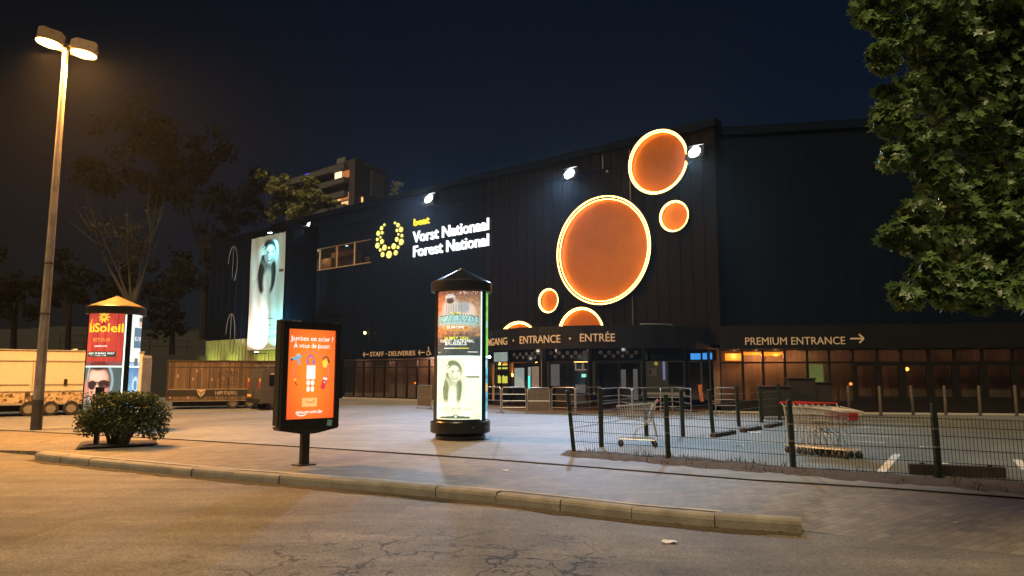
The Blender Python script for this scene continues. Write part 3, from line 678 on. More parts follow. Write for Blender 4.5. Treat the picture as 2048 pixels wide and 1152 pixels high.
put(B().box(x, x+.07, -.012, .0, z, z1).box(x+.4, x+.46, -.012, .0, z+.07, z1).box(x+.07, x1+.15, -.012, .0, z, z+.07), pl, 'white_frame_corner', M['panelbeige'], doorfront)
rect(pl, 1150, 1172, 769, 786, .0, .015, M['dimpanel'], 'glow_panel')
pl = seg(4)
rect(pl, 1298, 1313, 737, 751, -.05, -.03, M['white'], 'notice', 'white notice on the dark pane'); rect(pl, 1299, 1303, 739, 749, -.056, -.051, M['red'], 'notice_print')
rect(pl, 1325, 1331, 723, 760, .0, .015, emit('violet_banner', (.3,.33,.62), .45), 'lit_banner'); rect(pl, 1336, 1368, 724, 772, .02, .05, mat('mirror_glass', (.05,.06,.07), .04, .9, var=.05), 'window_pane')
x, z = pl.at(1312, 727)
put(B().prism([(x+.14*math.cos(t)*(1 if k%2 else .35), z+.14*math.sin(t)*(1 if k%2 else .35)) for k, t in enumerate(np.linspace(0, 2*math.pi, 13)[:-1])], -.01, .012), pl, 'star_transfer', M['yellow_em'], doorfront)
pl = seg(5)
rect(pl, 1381, 1401, 707, 719, .0, .019, M['blue'], 'lit_screen'); rect(pl, 1405, 1424, 706, 719, .0, .019, M['blue'], 'lit_screen')
for (a, c) in ((1378,1402),(1404,1428)): rect(pl, a, c, 724, 800, .01, .04, M['darkglass'], 'window_pane')
b = B()
for u, Y in ((1083,36.6),(1180,35.2),(1288,34.2)):
    p = P(u, 760, Y)-CC; b.tube([(p.x,p.y,0),(p.x,p.y,3.1)], .09, 14)
b.build('pillar', M['soffit'], ca)
p = P(979, 714, 37.5); B().sphere((p.x-CC.x,p.y-CC.y,p.z), .07, 10).build('lamp', emit('white_bulb', (1,.9,.75), 14), ca)
for u, Y, e, c in ((1000,37.2,5,(1,.85,.6)),(1060,36,9,(1,.7,.5)),(1130,35,7,(1,.62,.42)),(1220,34.5,3,(.8,.75,.8))):
    p = P(u, 700, Y)-CC; lamp('canopy_light', 'POINT', (p.x, p.y, 2.95), e, c, ca, .08)
b = B(); pp = [(p.x-CC.x, p.y-CC.y) for p in np_]
b.add([(x,y,.004) for x,y in pp]+[((CR+.2)*math.sin(t), -(CR+.2)*math.cos(t), .004) for t in np.linspace(R(45), R(-70), 14)], [tuple(range(len(pp)+14))]); b.build('entrance_mat', mat('brown_entrance_floor', (.14,.085,.06), .6), ca)

# --- premium wing on the right
RW = Plane((9.6, 32.6), (27, 29.5)); pw = thing('premium_wing', 'low dark glazed wing with a deep fascia running right of the entrance', 'building wing', (RW.A.x, RW.A.y, 0), RW.yaw)
px = [RW.at(u, 760)[0] for u in (1441,1487,1528,1572,1617,1661,1709,1758,1806,1862,1914,1970,2032)]
while px[-1] < RW.len-1: px.append(px[-1]+1.22)
glazed_run(pw, px, .42, 2.78, 2.14, y=.04, mull=.1, doors=tuple(range(6, 20)))
B().box(px[0], px[-1], .0, .3, 0, .415).build('plinth', M['frame'], pw)
B().box(-.1, RW.len, -.1, .35, 2.79, 3.85).build('fascia', M['fascia'], pw); B().box(-.1, RW.len, .35, 6, 3.7, 3.8).build('roof', M['clad'], pw)
B().box(px[0]-.4, px[-1]+.3, 1.25, 1.3, .0, 2.9).build('blind', M['curtain'], pw); B().box(px[0]-.4, px[-1], .35, 1.25, .3, .41).build('floor', M['floor'], pw); B().box(px[0]-.4, px[-1], .35, 1.25, 2.85, 2.88).build('soffit', M['soffit'], pw)
B().box(px[0]-.45, px[0]-.4, .2, 1.3, 0, 2.9).box(px[-1]+.3, px[-1]+.35, .2, 1.3, 0, 2.9).box(px[-1], RW.len, 0, .3, 0, 2.78).build('end_wall', M['soffit'], pw)
mo = M['orangeband'] = emit('orange_light_band', (1,.36,.03), 2.2)
a0, a1 = RW.at(1455, 712)[0], RW.at(1590, 712)[0]
b = B(); b.box(a0, RW.at(1490,712)[0], .9, .95, 2.3, 2.62); b.box(RW.at(1492,712)[0], RW.at(1574,712)[0], .95, 1.0, 2.55, 2.68); b.box(RW.at(1535,712)[0], RW.at(1568,712)[0], .8, .9, 2.5, 2.63); b.build('light_strip', mo, pw)
gb = RW.at(1636, 750)[0]; B().box(gb-.28, gb+.42, .8, .84, .9, 2.1).build('glow_panel', emit('green_lit_blind', (.5,.62,.2), .38), pw)
for u, v, m, r_ in ((1820,738,emit('amber_bulb', (1,.5,.06), 6),.085),(1706,768,emit('red_amber_bulb', (1,.25,.06), 4),.07)):
    x, z = RW.at(u, v); B().sphere((x, .35, z), r_, 10).build('wall_lamp', m, pw)
for u, e, c in ((1475,34,(1,.46,.2)),(1520,30,(1,.43,.17)),(1560,22,(1,.43,.17)),(1600,11,(1,.45,.2)),(1640,4,(.9,.5,.2)),(1690,2.2,(1,.46,.25)),(1740,1.3,(1,.46,.25)),(1800,1.7,(1,.46,.25)),(1860,1.1,(1,.46,.22)),(1920,1.1,(1,.46,.22)),(1980,1.3,(1,.46,.22)),(2040,1.3,(1,.44,.2))):
    lamp('wing_light', 'POINT', (RW.at(u,740)[0], .75, 2.5), e, c, pw, .06)
B().add([(-2,-1.6,.004),(RW.len,-1.6,.004),(RW.len,0,.004),(-2,0,.004)], [(0,1,2,3)]).build('footway', M['concrete'], pw)
t = thing('wing_sign', 'cream lettering reading PREMIUM ENTRANCE with an arrow pointing right', 'sign', RW.w(0, .1), RW.yaw)
x0, z = RW.at(1490, 690); x1, _ = RW.at(1689, 685); b = B(); letters(b, 'PREMIUM ENTRANCE', x0, x1, z, .33, y=-.012, depth=.012, bold=0); b.build('lettering', M['letter'], t)
x0, z = RW.at(1699, 677.5); x1, _ = RW.at(1726, 677); b = B(); arrow(b, x0, x1, z, .38, False, -.024, 0); b.build('arrow', M['letter'], t)
rw2 = thing('hall_flank', 'dark arena wall rising behind the premium wing on the right', 'building', (9.75, 33.4, 0), R(-10.1))
b = B(); rib_wall(b, 0, 24, 3.0, HT-.6, pitch=.7, rib=.02); b.build('wall', M['navy'], rw2); B().box(-.1,24,-.1,.7,HT-.6,HT-.2).build('parapet', M['navy'], rw2)
xx = 15.6; B().box(xx, xx+2, -.5, -.1, 4.4, 5.0).build('wall_box', M['fascia'], rw2)

# --- signs on the long front
def wall_thing(name, label, cat, sx, off=0, z=0, group=None):
    return thing(name, label, cat, MW.w(sx, off, z), MW.yaw, group)
t = wall_thing('venue_sign', 'glowing venue name in white and yellow letters with a yellow disc emblem', 'sign', 0)
M['signwhite'] = emit('white_led_letter', (.93,.96,1), 1.5); M['signyellow'] = emit('yellow_led_letter', (1,.83,.03), 1.0); M['signdisc'] = emit('pale_yellow_led_disc', (1,.92,.22), 1.3); M['side'] = mat('yellow_letter_side', (.5,.4,.02), .5)
def wall_text(t, body, u0, v0, u1, v1, cap, m, bold, name):
    x0, z0 = X(u0, v0); x1, z1 = X(u1, v1); b = B(); letters(b, body, x0, x1, (z0+z1)/2, cap, y=-.1, depth=.05, bold=bold); return b.build(name, m, t)
wall_text(t, 'Vorst Nationaal', 828, 483.3, 979.5, 462, .70, M['signwhite'], .012, 'lettering')
wall_text(t, 'Forest National', 829, 512.6, 979.5, 493, .70, M['signwhite'], .012, 'lettering')
wall_text(t, 'beat', 830, 451.8, 861, 447.5, .46, M['signyellow'], .012, 'lettering')
em_ = [(1389,768,14),(1497,749,14),(1529,772,22),(1360,803,22),(1560,817,27),(1518,826,17),(1327,856,26),(1367,850,17),(1533,866,12),(1569,880,17),(1349,897,12),(1317,918,17),(1516,918,24),(1364,940,26),(1562,944,32),(1319,981,30),(1485,988,30),(1390,1002,30),(1437,1003,12),(1530,998,17),(1347,1026,17),(1505,1055,26),(1371,1073,26),(1437,1073,38)]
for x, y, r in em_:
    sx, z = X(500+x/5.12, 300+y/5.12); rr_ = r/5.12*47/F*1.02
    b = B(); b.disc((sx, z), rr_, -.14, -.1, 20); b.disc((sx,z), rr_*.9, -.1, -.0, 12, 1); b.build('emblem_disc', [M['signdisc'], M['side']], t)
t = wall_thing('direction_sign', 'cream lettering reading STAFF DELIVERIES with left arrows and a wheelchair symbol', 'sign', 0)
x0, z = X(741, 713); x1, _ = X(768, 712); b = B(); letters(b, 'STAFF', x0, x1, z, .30, y=-.03, depth=.015, bold=0); b.build('lettering', M['letter'], t)
x2, z2 = X(778, 712); x3, _ = X(831, 709.5); b = B(); letters(b, 'DELIVERIES', x2, x3, z, .30, y=-.03, depth=.015, bold=0); b.build('lettering', M['letter'], t); B().disc(((x1+x2)/2, z+.15), .035, -.045, -.015, 12).build('lettering_dot', M['letter'], t)
xa, _ = X(727,708); xb, _ = X(738.5,708); b = B(); arrow(b, xa, xb, z+.15, .3, True, -.045, -.015); xa, _ = X(837.5,704); xb, _ = X(850,704); arrow(b, xa, xb, z+.17, .3, True, -.045, -.015); b.build('arrow', M['letter'], t)
xc, _ = X(857.5, 706); b = B(); r_ = .14
b.tube([(xc-.02+r_*math.cos(q), -.03, z+.12+r_*math.sin(q)) for q in np.linspace(R(-250), R(20), 14)], .022, 6); b.sphere((xc-.01,-.03,z+.47), .045, 8)
b.tube([(xc-.01,-.03,z+.42),(xc,-.03,z+.2),(xc+.13,-.03,z+.2),(xc+.19,-.03,z+.03),(xc+.25,-.03,z+.05)], .026, 6); b.tube([(xc,-.03,z+.31),(xc+.11,-.03,z+.31)], .022, 6); b.build('wheelchair_symbol', M['letter'], t)

# --- lit discs
M['led'] = emit('warm_led_ring', (1,.6,.16), 6); M['ledin'] = emit('orange_led_strip', (1,.40,.06), 42)
def disc_thing(label, u0, u1, v0, v1, r, zc=None):
    sx, z = X((u0+u1)/2, (v0+v1)/2, .40)
    if zc is not None: z = zc
    t = wall_thing('wall_disc', label, 'light disc', sx, .40, z, 'lit discs on the hall front')
    n = 72; b = B()
    pr = [(0,.0),(r*.5,-.02),(r*.8,-.08),(r*.93,-.16)]       # shallow bowl facing out
    vs = [(0,.20,0)]; fs = []
    for k_, (q, y) in enumerate([(r*.4,.198),(r*.75,.19),(r*.955,.17)]):
        vs += [(q*math.cos(2*math.pi*i/n), y, q*math.sin(2*math.pi*i/n)) for i in range(n)]
        if k_ == 0: fs += [(0,1+i,1+(i+1)%n) for i in range(n)]
        else: fs += [(1+(k_-1)*n+i, 1+k_*n+i, 1+k_*n+(i+1)%n, 1+(k_-1)*n+(i+1)%n) for i in range(n)]
    b.add(vs, fs); b.build('disc', M['dish'], t, smooth=True)
    b = B(); b.tube([(r*.985*math.cos(2*math.pi*i/n), -.05, r*.985*math.sin(2*math.pi*i/n)) for i in range(n+1)], max(.024, min(.036, r*.014+.018)), 8, caps=False); b.build('light_ring', M['led'], t, smooth=True)
    b = B(); b.tube([(r*.935*math.cos(2*math.pi*i/n), -.0, r*.935*math.sin(2*math.pi*i/n)) for i in range(n+1)], .013, 5, caps=False); b.build('led_strip', M['ledin'], t)
    b = B(); vs = [(q*math.cos(2*math.pi*i/n), y, q*math.sin(2*math.pi*i/n)) for (q, y) in ((r*.955,-.03),(r*.955,.3),(r*1.0,.3),(r*1.0,.0)) for i in range(n)]
    b.add(vs, [(j*n+i, j*n+(i+1)%n, (j+1)*n+(i+1)%n, (j+1)*n+i) for j in range(3) for i in range(n)]); b.build('rim', M['darkmetal'], t, smooth=True)
    return t
B().tube([(X(1207,330)[0],-.08,X(1207,312)[1]),(X(1207,330)[0],-.08,X(1207,338)[1])], .03, 6).tube([(X(1262,380)[0],-.08,X(1262,300)[1]),(X(1262,380)[0],-.08,4.0)], .025, 6).build('conduit', M['galvdim'], hall)
K = lambda u, v, r34: r34*X_Y(u, v)/34
def X_Y(u, v): sx, _ = X(u, v); return MW.w(sx).y
disc_thing('largest orange disc with a bright ring high on the hall front', 1106, 1302, 392, 608, 2.64*X_Y(1204,500)/34)
disc_thing('topmost brownish disc with a bright ring beside the right floodlight', 1255, 1376, 260, 388, 1.59*X_Y(1315,324)/34)
disc_thing('small ringed disc on the right between the two big ones', 1319, 1378, 402, 463, .75*X_Y(1348,432)/34)
disc_thing('smallest ringed disc at the lower left of the largest disc', 1078, 1117, 578, 625, .57*X_Y(1097,601)/34)
rr_ = (1206-1118)/2*X_Y(1162,650)/F/.79/1.02
sx, zt = X(1162, 615, .40); disc_thing('half hidden disc rising behind the canopy under the largest disc', 1118, 1206, 620, 700, rr_, zt-rr_)
sx, zt = X(1036, 643, .40); disc_thing('mostly hidden flat arc of a disc above the word ENTRANCE', 995, 1078, 640, 660, 1.55, zt-1.55)

# --- floodlights
M['floodlens'] = emit('white_flood_lens', (.8,.92,1), 260)
def flood(label, u, v, energy, color, size=.44, aim=None, spot=74, off=.9, name='floodlight'):
    sx, z = X(u, v, off); t = wall_thing(name, label, 'floodlight', sx, off, z, 'floodlights on the hall front')
    tilt = Matrix.Rotation(R(-24), 4, 'X')
    b = B(); b.box(-size, size, -.02, .22, -size*.75, size*.75); b.box(-size*1.05, size*1.05, -.1, -.02, size*.76, size*.82); b.xf(tilt); b.build('housing', M['darkmetal'], t, bevel=.015)
    b = B(); b.disc((0,0), size*.62, -.034, -.022, 20); b.xf(tilt); b.build('lens', M['floodlens'], t)
    b = B(); b.tube([(-size-.04,.1,0),(-size-.04,.35,-.1),(0,.45,-.14),(size+.04,.35,-.1),(size+.04,.1,0)], .02, 6); b.tube([(0,.45,-.14),(0,off-.05,-.14)], .03, 6); b.build('bracket', M['darkmetal'], t)
    p = MW.w(sx, off+.3, z-.1); lamp('flood_beam', 'SPOT', p, energy, color, None, .2, spot, 1.0, aim)
    return t
flood('warm white floodlight above the venue name', 858, 398, 8500, (.46,.68,1), aim=(-5,29,0))
flood('white floodlight left of the topmost disc', 1139, 348, 11500, (.36,.62,1), aim=(1.5,26,0))
flood('white floodlight at the right edge of the topmost disc', 1389, 305, 5200, (.46,.78,1), aim=(4.8,22.5,0))
flood('small teal floodlight above the upper window band', 617, 450, 500, (.5,.95,1), .2, aim=(-16,44,0), spot=110)
b = B(); sx, z = X(1214,343,.12); t = wall_thing('camera_dome', 'small pale camera on the hall front left of the topmost disc', 'camera', sx, .12, z); B().sphere((0,0,0), .08, 10).build('dome', M['galv'], t); B().box(-.05,.05,.02,.12,.05,.12).build('bracket', M['darkmetal'], t)

# ------------------------------------------------------------------ annex with the banner
AX = Plane(MW.w(-5.6, 2.3)[:2], MW.w(1.55, 2.3)[:2])
an = thing('annex_block', 'dark clad block with arched outlines at the left end of the hall', 'building', (AX.A.x, AX.A.y, 0), AX.yaw)
xr = AX.at(578,600)[0]; xl = AX.at(417,600)[0]; ht = AX.at(500,470)[1]
b = B(); 
b.box(xl, xr, 0, 2.25, 4.4, ht); 
for i in range(12):
    x = xl+.1+i*(xr-xl-.2)/11; b.box(x-.03, x+.03, -.05, -.002, 4.4, ht-.02)
b.build('wall', M['clad'], an); B().box(xl-.1, xr+.08, -.08, 2.2, ht+.002, ht+.18).build('parapet', M['clad'], an)
b = B(); b.box(xl, xr, .0, 2.25, 0, 4.395)
for i in range(26):
    x = xl+.1+i*(xr-xl-.2)/25; b.box(x-.06, x+.06, -.05, -.002, .02, 4.39)
b.build('base_wall', M['greenwall'], an, label='pale ribbed base lit yellow green')
for (u, v, hh) in ((467,530,1.5),(462,672,1.75)):
    b = B()
    x, z = AX.at(u, v); rx, rz_ = .62, hh
    for side in ((-115,-70+0,),): pass
    b.tube([(x+rx*1.1*math.cos(q), -.07, z+rz_*math.sin(q)) for q in np.linspace(R(-60), R(175), 22)], .03, 6); b.tube([(x+.02,-.07,z-rz_*.7),(x+.02,-.07,z+rz_)], .022, 6); b.build('arch_outline', M['galvdim'], an)
for u in (430,470,530,560):
    x = AX.at(u,715)[0]; lamp('base_light', 'SPOT', (x,-.7,1.6), 260, (.85,1,.2), an, .05, 110, .8, (x,-.05,3.4))
B().box(xl+.2, xr-.3, -.75, -.62, 1.5, 1.58).build('light_rail', M['darkmetal'], an)

# ------------------------------------------------------------------ woman's portrait used on the banner and on a poster
def portrait(c, w, h, k, dark, midt, light):
    "k scales the figure to the sheet; a smiling woman with long hair, one hand raised to her head"
    q = lambda x, y: (x*w, y*h)
    L = lambda a: a*w
    c.ell(*q(.40,.55), .22*w, .27*h, midt, .5, 8)
    for x, rot, rx in ((.34,6,.10),(.66,-8,.085)): c.ell(*q(x,.42), rx*w, .23*h, dark, .3, rot)
    c.ell(*q(.52,.79), .23*w, .165*h, dark, .2, 12)
    c.ell(*q(.54,.45), .13*w, .14*h, midt, .6); c.ell(*q(.52,.36), .12*w, .17*h, light, .5)
    c.ell(*q(.56,.74), .155*w, .128*h, light, .3, 10); c.ell(*q(.47,.71), .07*w, .09*h, midt, .8, 10, .6); c.ell(*q(.64,.66), .05*w, .05*h, midt, .8, 0, .5)
    for x, y in ((.52,.765),(.665,.775)):
        c.ell(*q(x,y), .042*w, .011*h, dark, .5, 12); c.ell(*q(x-.01,y+.026), .055*w, .006*h, dark, .6, 14, .8)
    c.line([q(.615,.77), q(.645,.715), q(.60,.708)], .014*w, dark, .55); c.ell(*q(.585,.668), .075*w, .024*h, dark, .35, 12, .9); c.ell(*q(.585,.673), .062*w, .015*h, light, .4, 12)
    # raised arm and hand
    c.poly([q(.05,.40), q(.20,.42), q(.36,.80), q(.20,.86)], light, .95); c.line([q(.20,.42), q(.34,.74)], .02*w, dark, .5)
    for i in range(4): c.line([q(.22+.03*i,.80-.012*i), q(.36+.035*i,.90-.045*i)], .045*w, light); c.line([q(.245+.03*i,.785-.012*i), q(.375+.035*i,.88-.045*i)], .010*w, dark, .6)
    for i in range(9):
        x = .30+.028*random.random()*3; c.line([q(x,.60), q(x-.02+.04*random.random(),.30)], .012*w, dark, .6)
        x = .62+.03*random.random()*3; c.line([q(x,.62), q(x+.02-.04*random.random(),.30)], .012*w, dark, .6)
tlx, tlz = AX.at(511,478); trx, trz = AX.at(577,466); blx, blz = AX.at(499.5,697)
bx0, bx1, bz0, bz1 = AX.at(505,600)[0], AX.at(573,600)[0], AX.at(530,700)[1], (AX.at(511,478)[1]+AX.at(577,466)[1])/2
bw, bh = bx1-bx0, bz1-bz0
t = thing('banner', 'tall hanging banner with a smiling woman portrait lit teal on the annex wall', 'banner', AX.w(0, .25), AX.yaw)
c = Canvas(bw, bh, 34, (.62,.66,.68)); c.grad((.70,.68,.66), (.45,.50,.52))
c.rect(0, bw, bh*.955, bh, (.6,.62,.63))
sub = Canvas(bw, bh*.62, 34, (.5,.55,.57)); portrait(sub, bw, bh*.62, 1, (.012,.014,.017), (.15,.17,.18), (.6,.64,.66))
o_ = c.ny-sub.ny-3; c.a[o_:o_+sub.ny,:] = sub.a*np.clip(np.linspace(0,6,sub.ny),0,1)[:,None,None]+c.a[o_:o_+sub.ny,:]*(1-np.clip(np.linspace(0,6,sub.ny),0,1))[:,None,None]
c.rect(bw*.86, bw*.97, bh*.66, bh*.685, (.1,.08,.04))
c.text('AGENDA', bw*.16, bw*.82, bh*.315, .22, (.8,.78,.78), .0, .8)
for y, x0, x1, cc in ((.285,.40,.62,(.5,.08,.08)),(.262,.33,.74,(.2,.25,.3)),(.205,.38,.72,(.6,.1,.08)),(.175,.42,.8,(.3,.4,.45)),(.15,.42,.66,(.35,.45,.5))): c.rect(bw*x0, bw*x1, bh*y, bh*(y+.008), cc)
c.poly([(bw*.4,bh*.10),(bw*.55,bh*.125),(bw*.66,bh*.12),(bw*.74,bh*.135),(bw*.98,bh*.12),(bw*.98,bh*.10)], (.3,.36,.4), .6)
c.poly([(bw*.05,bh*.005),(bw*.5,bh*.03),(bw*.62,bh*.05),(bw*.98,bh*.008)], (.2,.22,.22), .55)
def cloth(X_, Y_): return np.stack([bx0+X_, -.02+.025*np.sin(X_*5+Y_*.7)*np.clip(Y_/bh*3, .3, 1), bz0+Y_], -1)
c.mesh('sheet', printed('banner_print', 0, .6), t, cloth)
B().tube([(bx0-.08,.02,bz1+.02),(bx1+.08,.02,bz1+.02)], .04, 8).build('top_rail', M['darkmetal'], t); B().tube([(bx0-.05,.02,bz0-.02),(bx1+.05,.02,bz0-.02)], .035, 8).build('bottom_rail', M['darkmetal'], t)
def banner_lamp(label, u, v, energy, color, off, ax, az, spot):
    x, z = AX.at(u, v, off); t = thing('banner_lamp', label, 'spotlight', AX.w(x, off, z), AX.yaw, 'lamps lighting the banner'); s_ = 1 if az > z else -1
    b = B(); b.box(-.22,.22,-.1,.1,-.08*s_-.06,-.08*s_+.06); b.build('housing', M['darkmetal'], t, bevel=.01)
    B().box(-.18,.18,-.07,.07,-.02*s_-.001 if s_ > 0 else -.0, .012 if s_ > 0 else .021).build('lens', emit('banner_lens', tuple(min(1,q*.6+.4) for q in color), 14), t)
    B().tube([(0,.1,-.08*s_),(0,off-.28 if off > .4 else .2,-.08*s_)], .025, 6).build('bracket', M['darkmetal'], t)
    lamp('banner_beam', 'SPOT', AX.w(x, off, z+.06*s_), energy, color, None, .06, spot, .7, AX.w(ax, .25, az))
banner_lamp('teal lamp on an arm above the banner', 540, 466, 650, (.25,.95,1), 1.0, (bx0+bx1)/2, bz1-2.2, 90)
banner_lamp('white lamp under the left foot of the banner', 513, 704, 3000, (1,.82,.74), 1.1, bx0+.9, bz0+2.0, 85)
banner_lamp('cyan lamp under the right foot of the banner', 556, 706, 2600, (.1,.9,1), 1.1, bx1-.7, bz0+2.2, 85)
# ------------------------------------------------------------------ advertising columns
def adv_column(label, loc, posters, face, zs=1.0, roofmat='black_gloss', split=2.06):
    "face: angle (from -y, to the right) of the middle of the main poster; posters: main upper, main lower, side upper, side lower canvases"
    t = thing('advertising_column', label, 'advertising column', loc); z = lambda q: q*zs; r = .69
    b = B(); b.lathe([(.62,0),(.64,.02),(.64,.10),(.60,.14),(.72,.16),(.765,.19),(.765,z(.44)),(.74,z(.47)),(.70,z(.475))], 48); b.build('base', M['black_gloss'], t, smooth=True)
    B().lathe([(r-.03,z(.47)),(r-.03,z(3.76))], 48).build('core', M['black'], t, smooth=True)
    b = B(); b.lathe([(.70,z(3.74)),(.785,z(3.745)),(.795,z(3.77)),(.795,z(3.98)),(.77,z(4.01)),(.74,z(4.02))], 48); b.build('rim', M['black'], t, smooth=True)
    b = B(); b.lathe([(.755,z(4.015)),(.06,z(4.355)),(.05,z(4.385)),(.0,z(4.39))], 48); b.build('roof', M[roofmat], t, smooth=True)
    pw_, gap = R(104), R(120)
    for k in range(3):
        mid_ = face+k*gap
        # pillar right of the poster
        b = B(); a0 = mid_+pw_/2+R(3.5); a1 = mid_+gap-pw_/2-R(.5); n = 8
        vs = [(q*math.sin(a0+(a1-a0)*i/n), -q*math.cos(a0+(a1-a0)*i/n), zz) for zz in (z(.476), z(3.74)) for q in (r-.05, r+.03) for i in range(n+1)]
        m_ = n+1; fs = [(m_+i,m_+i+1,3*m_+i+1,3*m_+i) for i in range(n)]+[(0,m_,3*m_,2*m_),(n,m_+n,3*m_+n,2*m_+n)]
        b.add(vs, fs); b.build('pillar', M['black_gloss'], t, smooth=True)
        b = B(); vs = []; a0 = mid_+pw_/2+R(.3); a1 = mid_+pw_/2+R(3.2); vs = [((r+.006)*math.sin(a), -(r+.006)*math.cos(a), zz) for zz in (z(.5), z(3.72)) for a in (a0,a1)]
        b.add(vs, [(0,1,3,2)]); b.build('light_strip', M['tubelight'], t)
        if k == 2: continue
        up, lo = posters[k*2], posters[k*2+1]
        up.mesh('poster', M['backlit'], t, bent(r, mid_-pw_/2, up.w, pw_, z(split)+.03)); lo.mesh('poster', M['backlit'], t, bent(r, mid_-pw_/2, lo.w, pw_, z(.52)))
        b = B(); n = 16; vs = [((r+.004)*math.sin(mid_+pw_*(i/n-.5)), -(r+.004)*math.cos(mid_+pw_*(i/n-.5)), zz) for zz in (z(split)-.008, z(split)+.028) for i in range(n+1)]; b.add(vs, [(i,i+1,n+2+i,n+1+i) for i in range(n)]); b.build('light_strip', M['tubelight'], t)
    for a in (face+R(62), face+R(30)):
        b = B(); b.sphere((.775*math.sin(a), -.775*math.cos(a), z(.33)), .018, 8); b.build('bolt', M['galv'], t)
    return t
M['tubelight'] = emit('pale_green_tube_light', (.75,1,.86), 2.2); M['backlit'] = printed('backlit_poster', 1.15)
PW = R(104)*.69; UH, LH = 3.72-2.09, 2.05-.52
# right column, upper: fight night style concert bill in rust and grey green
c1 = Canvas(PW, UH, 100); c1.grad((.05,.06,.06), (.20,.075,.04)); w, h = PW, UH
c1.rect(0, w, 0, h*.30, (.055,.07,.07)); c1.ell(w*.75, h*.62, w*.5, h*.24, (.55,.36,.22), 1.2, 0, .8); c1.ell(w*.05, h*.62, w*.35, h*.3, (.6,.2,.08), 1.2, 0, .7); c1.noise(24, 40, .35)
c1.ell(w*.46, h*.62, w*.34, h*.12, (.42,.40,.36), .7); c1.ell(w*.36, h*.72, w*.20, h*.15, (.46,.44,.42), .5); c1.ell(w*.72, h*.68, w*.16, h*.12, (.62,.50,.42), .5, -35); c1.ell(w*.62, h*.74, w*.11, h*.09, (.3,.33,.36), .4)
c1.ell(w*.33, h*.86, w*.105, h*.075, (.50,.42,.34), .3); c1.ell(w*.33, h*.90, w*.11, h*.05, (.58,.57,.53), .3); c1.ell(w*.33, h*.845, w*.085, h*.045, (.07,.05,.045), .4); c1.line([(w*.25,h*.88),(w*.41,h*.885)], .03, (.2,.18,.16))
for q in range(7): c1.line([(w*(.26+.05*q),h*.78),(w*(.24+.055*q),h*.64)], .022, (.2,.2,.2), .7)
for _ in range(26): c1.ell(w*random.random(), h*(.95+.045*random.random()), .012, .008, (.9,.85,.75), .5)
c1.poly([(w*.33,h*.665),(w*.45,h*.66),(w*.56,h*.665),(w*.51,h*.635),(w*.52,h*.605),(w*.44,h*.625),(w*.38,h*.605),(w*.40,h*.64)], (.75,.68,.05)); c1.text('7K', w*.39, w*.50, h*.62, .06, (.2,.16,.02), .02)
c1.ell(w*.48, h*.53, w*.55, h*.09, (.28,.55,.56), .8, 0, .75)
c1.text('UBICANTHANDLE', w*.03, w*.95, h*.50, .16, (.03,.12,.15), .05, 1, .05); c1.text('UBICANTHANDLE', w*.05, w*.93, h*.505, .135, (.42,.78,.78), .0, 1, .05)
c1.ell(w*.46, h*.425, w*.30, h*.045, (.65,.33,.08), .3); c1.ell(w*.46, h*.425, w*.24, h*.028, (.30,.14,.05), .3); c1.text('EUROPE', w*.27, w*.63, h*.415, .06, (.9,.95,.9), .02)
for _ in range(30): c1.ell(w*random.random(), h*(.31+.1*random.random()), .04, .02, (.55,.27,.09), .9, random.random()*90, .7)
c1.text('26 MAY 2026', w*.2, w*.72, h*.25, .066, (.85,.85,.08), .008); c1.text('FOREST NATIONAL', w*.10, w*.84, h*.205, .066, (.85,.95,.93), .008); c1.text('BRUSSELS', w*.23, w*.68, h*.162, .066, (.85,.95,.93), .008)
c1.rect(w*.2, w*.44, h*.108, h*.12, (.75,.85,.83)); c1.rect(w*.44, w*.72, h*.108, h*.12, (.75,.7,.1)); c1.rect(w*.03, w*.11, h*.05, h*.06, (.7,.75,.73)); c1.rect(w*.70, w*.92, h*.052, h*.062, (.7,.75,.73))
# right column, lower: pale green portrait bill
c2 = Canvas(PW, LH, 100); w, h = PW, LH; c2.grad((.62,.72,.5), (.74,.82,.62)); portrait(c2, w*.78, h, 1, (.16,.21,.12), (.42,.5,.34), (.74,.82,.64))
c2.rect(w*.64, w*.97, h*.70, h, (.95,1,.88)); c2.poly([(w*.64,h*.70),(w*.97,h*.70),(w*.97,h*.665),(w*.70,h*.665)], (.25,.31,.2)); c2.rect(w*.66, w*.97, h*.28, h*.66, (.86,.92,.76), .75)
c2.ell(w*.4, h*.15, w*.6, h*.13, (.86,.93,.76), .8, 0, .9); c2.text('ZAZIE', w*.2, w*.56, h*.19, .06, (.62,.66,.42), .0); c2.text('12 NOVEMBRE 2026', w*.08, w*.80, h*.145, .072, (.18,.22,.13), .0); c2.text('FOREST NATIONAL', w*.2, w*.64, h*.105, .045, (.25,.3,.2), .0); c2.text('BRUXELLES', w*.3, w*.52, h*.075, .03, (.3,.36,.25), .0)
c2.poly([(w*.09,h*.015),(w*.77,h*.015),(w*.74,h*.05),(w*.55,h*.055),(w*.47,h*.085),(w*.40,h*.06),(w*.14,h*.045)], (.10,.13,.09)); c2.ell(w*.47, h*.05, .03, .03, (.7,.75,.6), .3)
c2.noise(14, 20, .10); c2.rect(0, w*.012, 0, h, (.9,1,.86)); c2.rect(w*.985, w, 0, h, (.9,1,.9))
c3 = Canvas(PW, UH, 60, (.10,.62,.10)); c3.noise(8, 18, .5); c3.rect(PW*.06, PW*.3, UH*.45, UH*.55, (.25,.6,.65)); c3.rect(PW*.14, PW, 0, UH, (.75,.45,.08), .5)
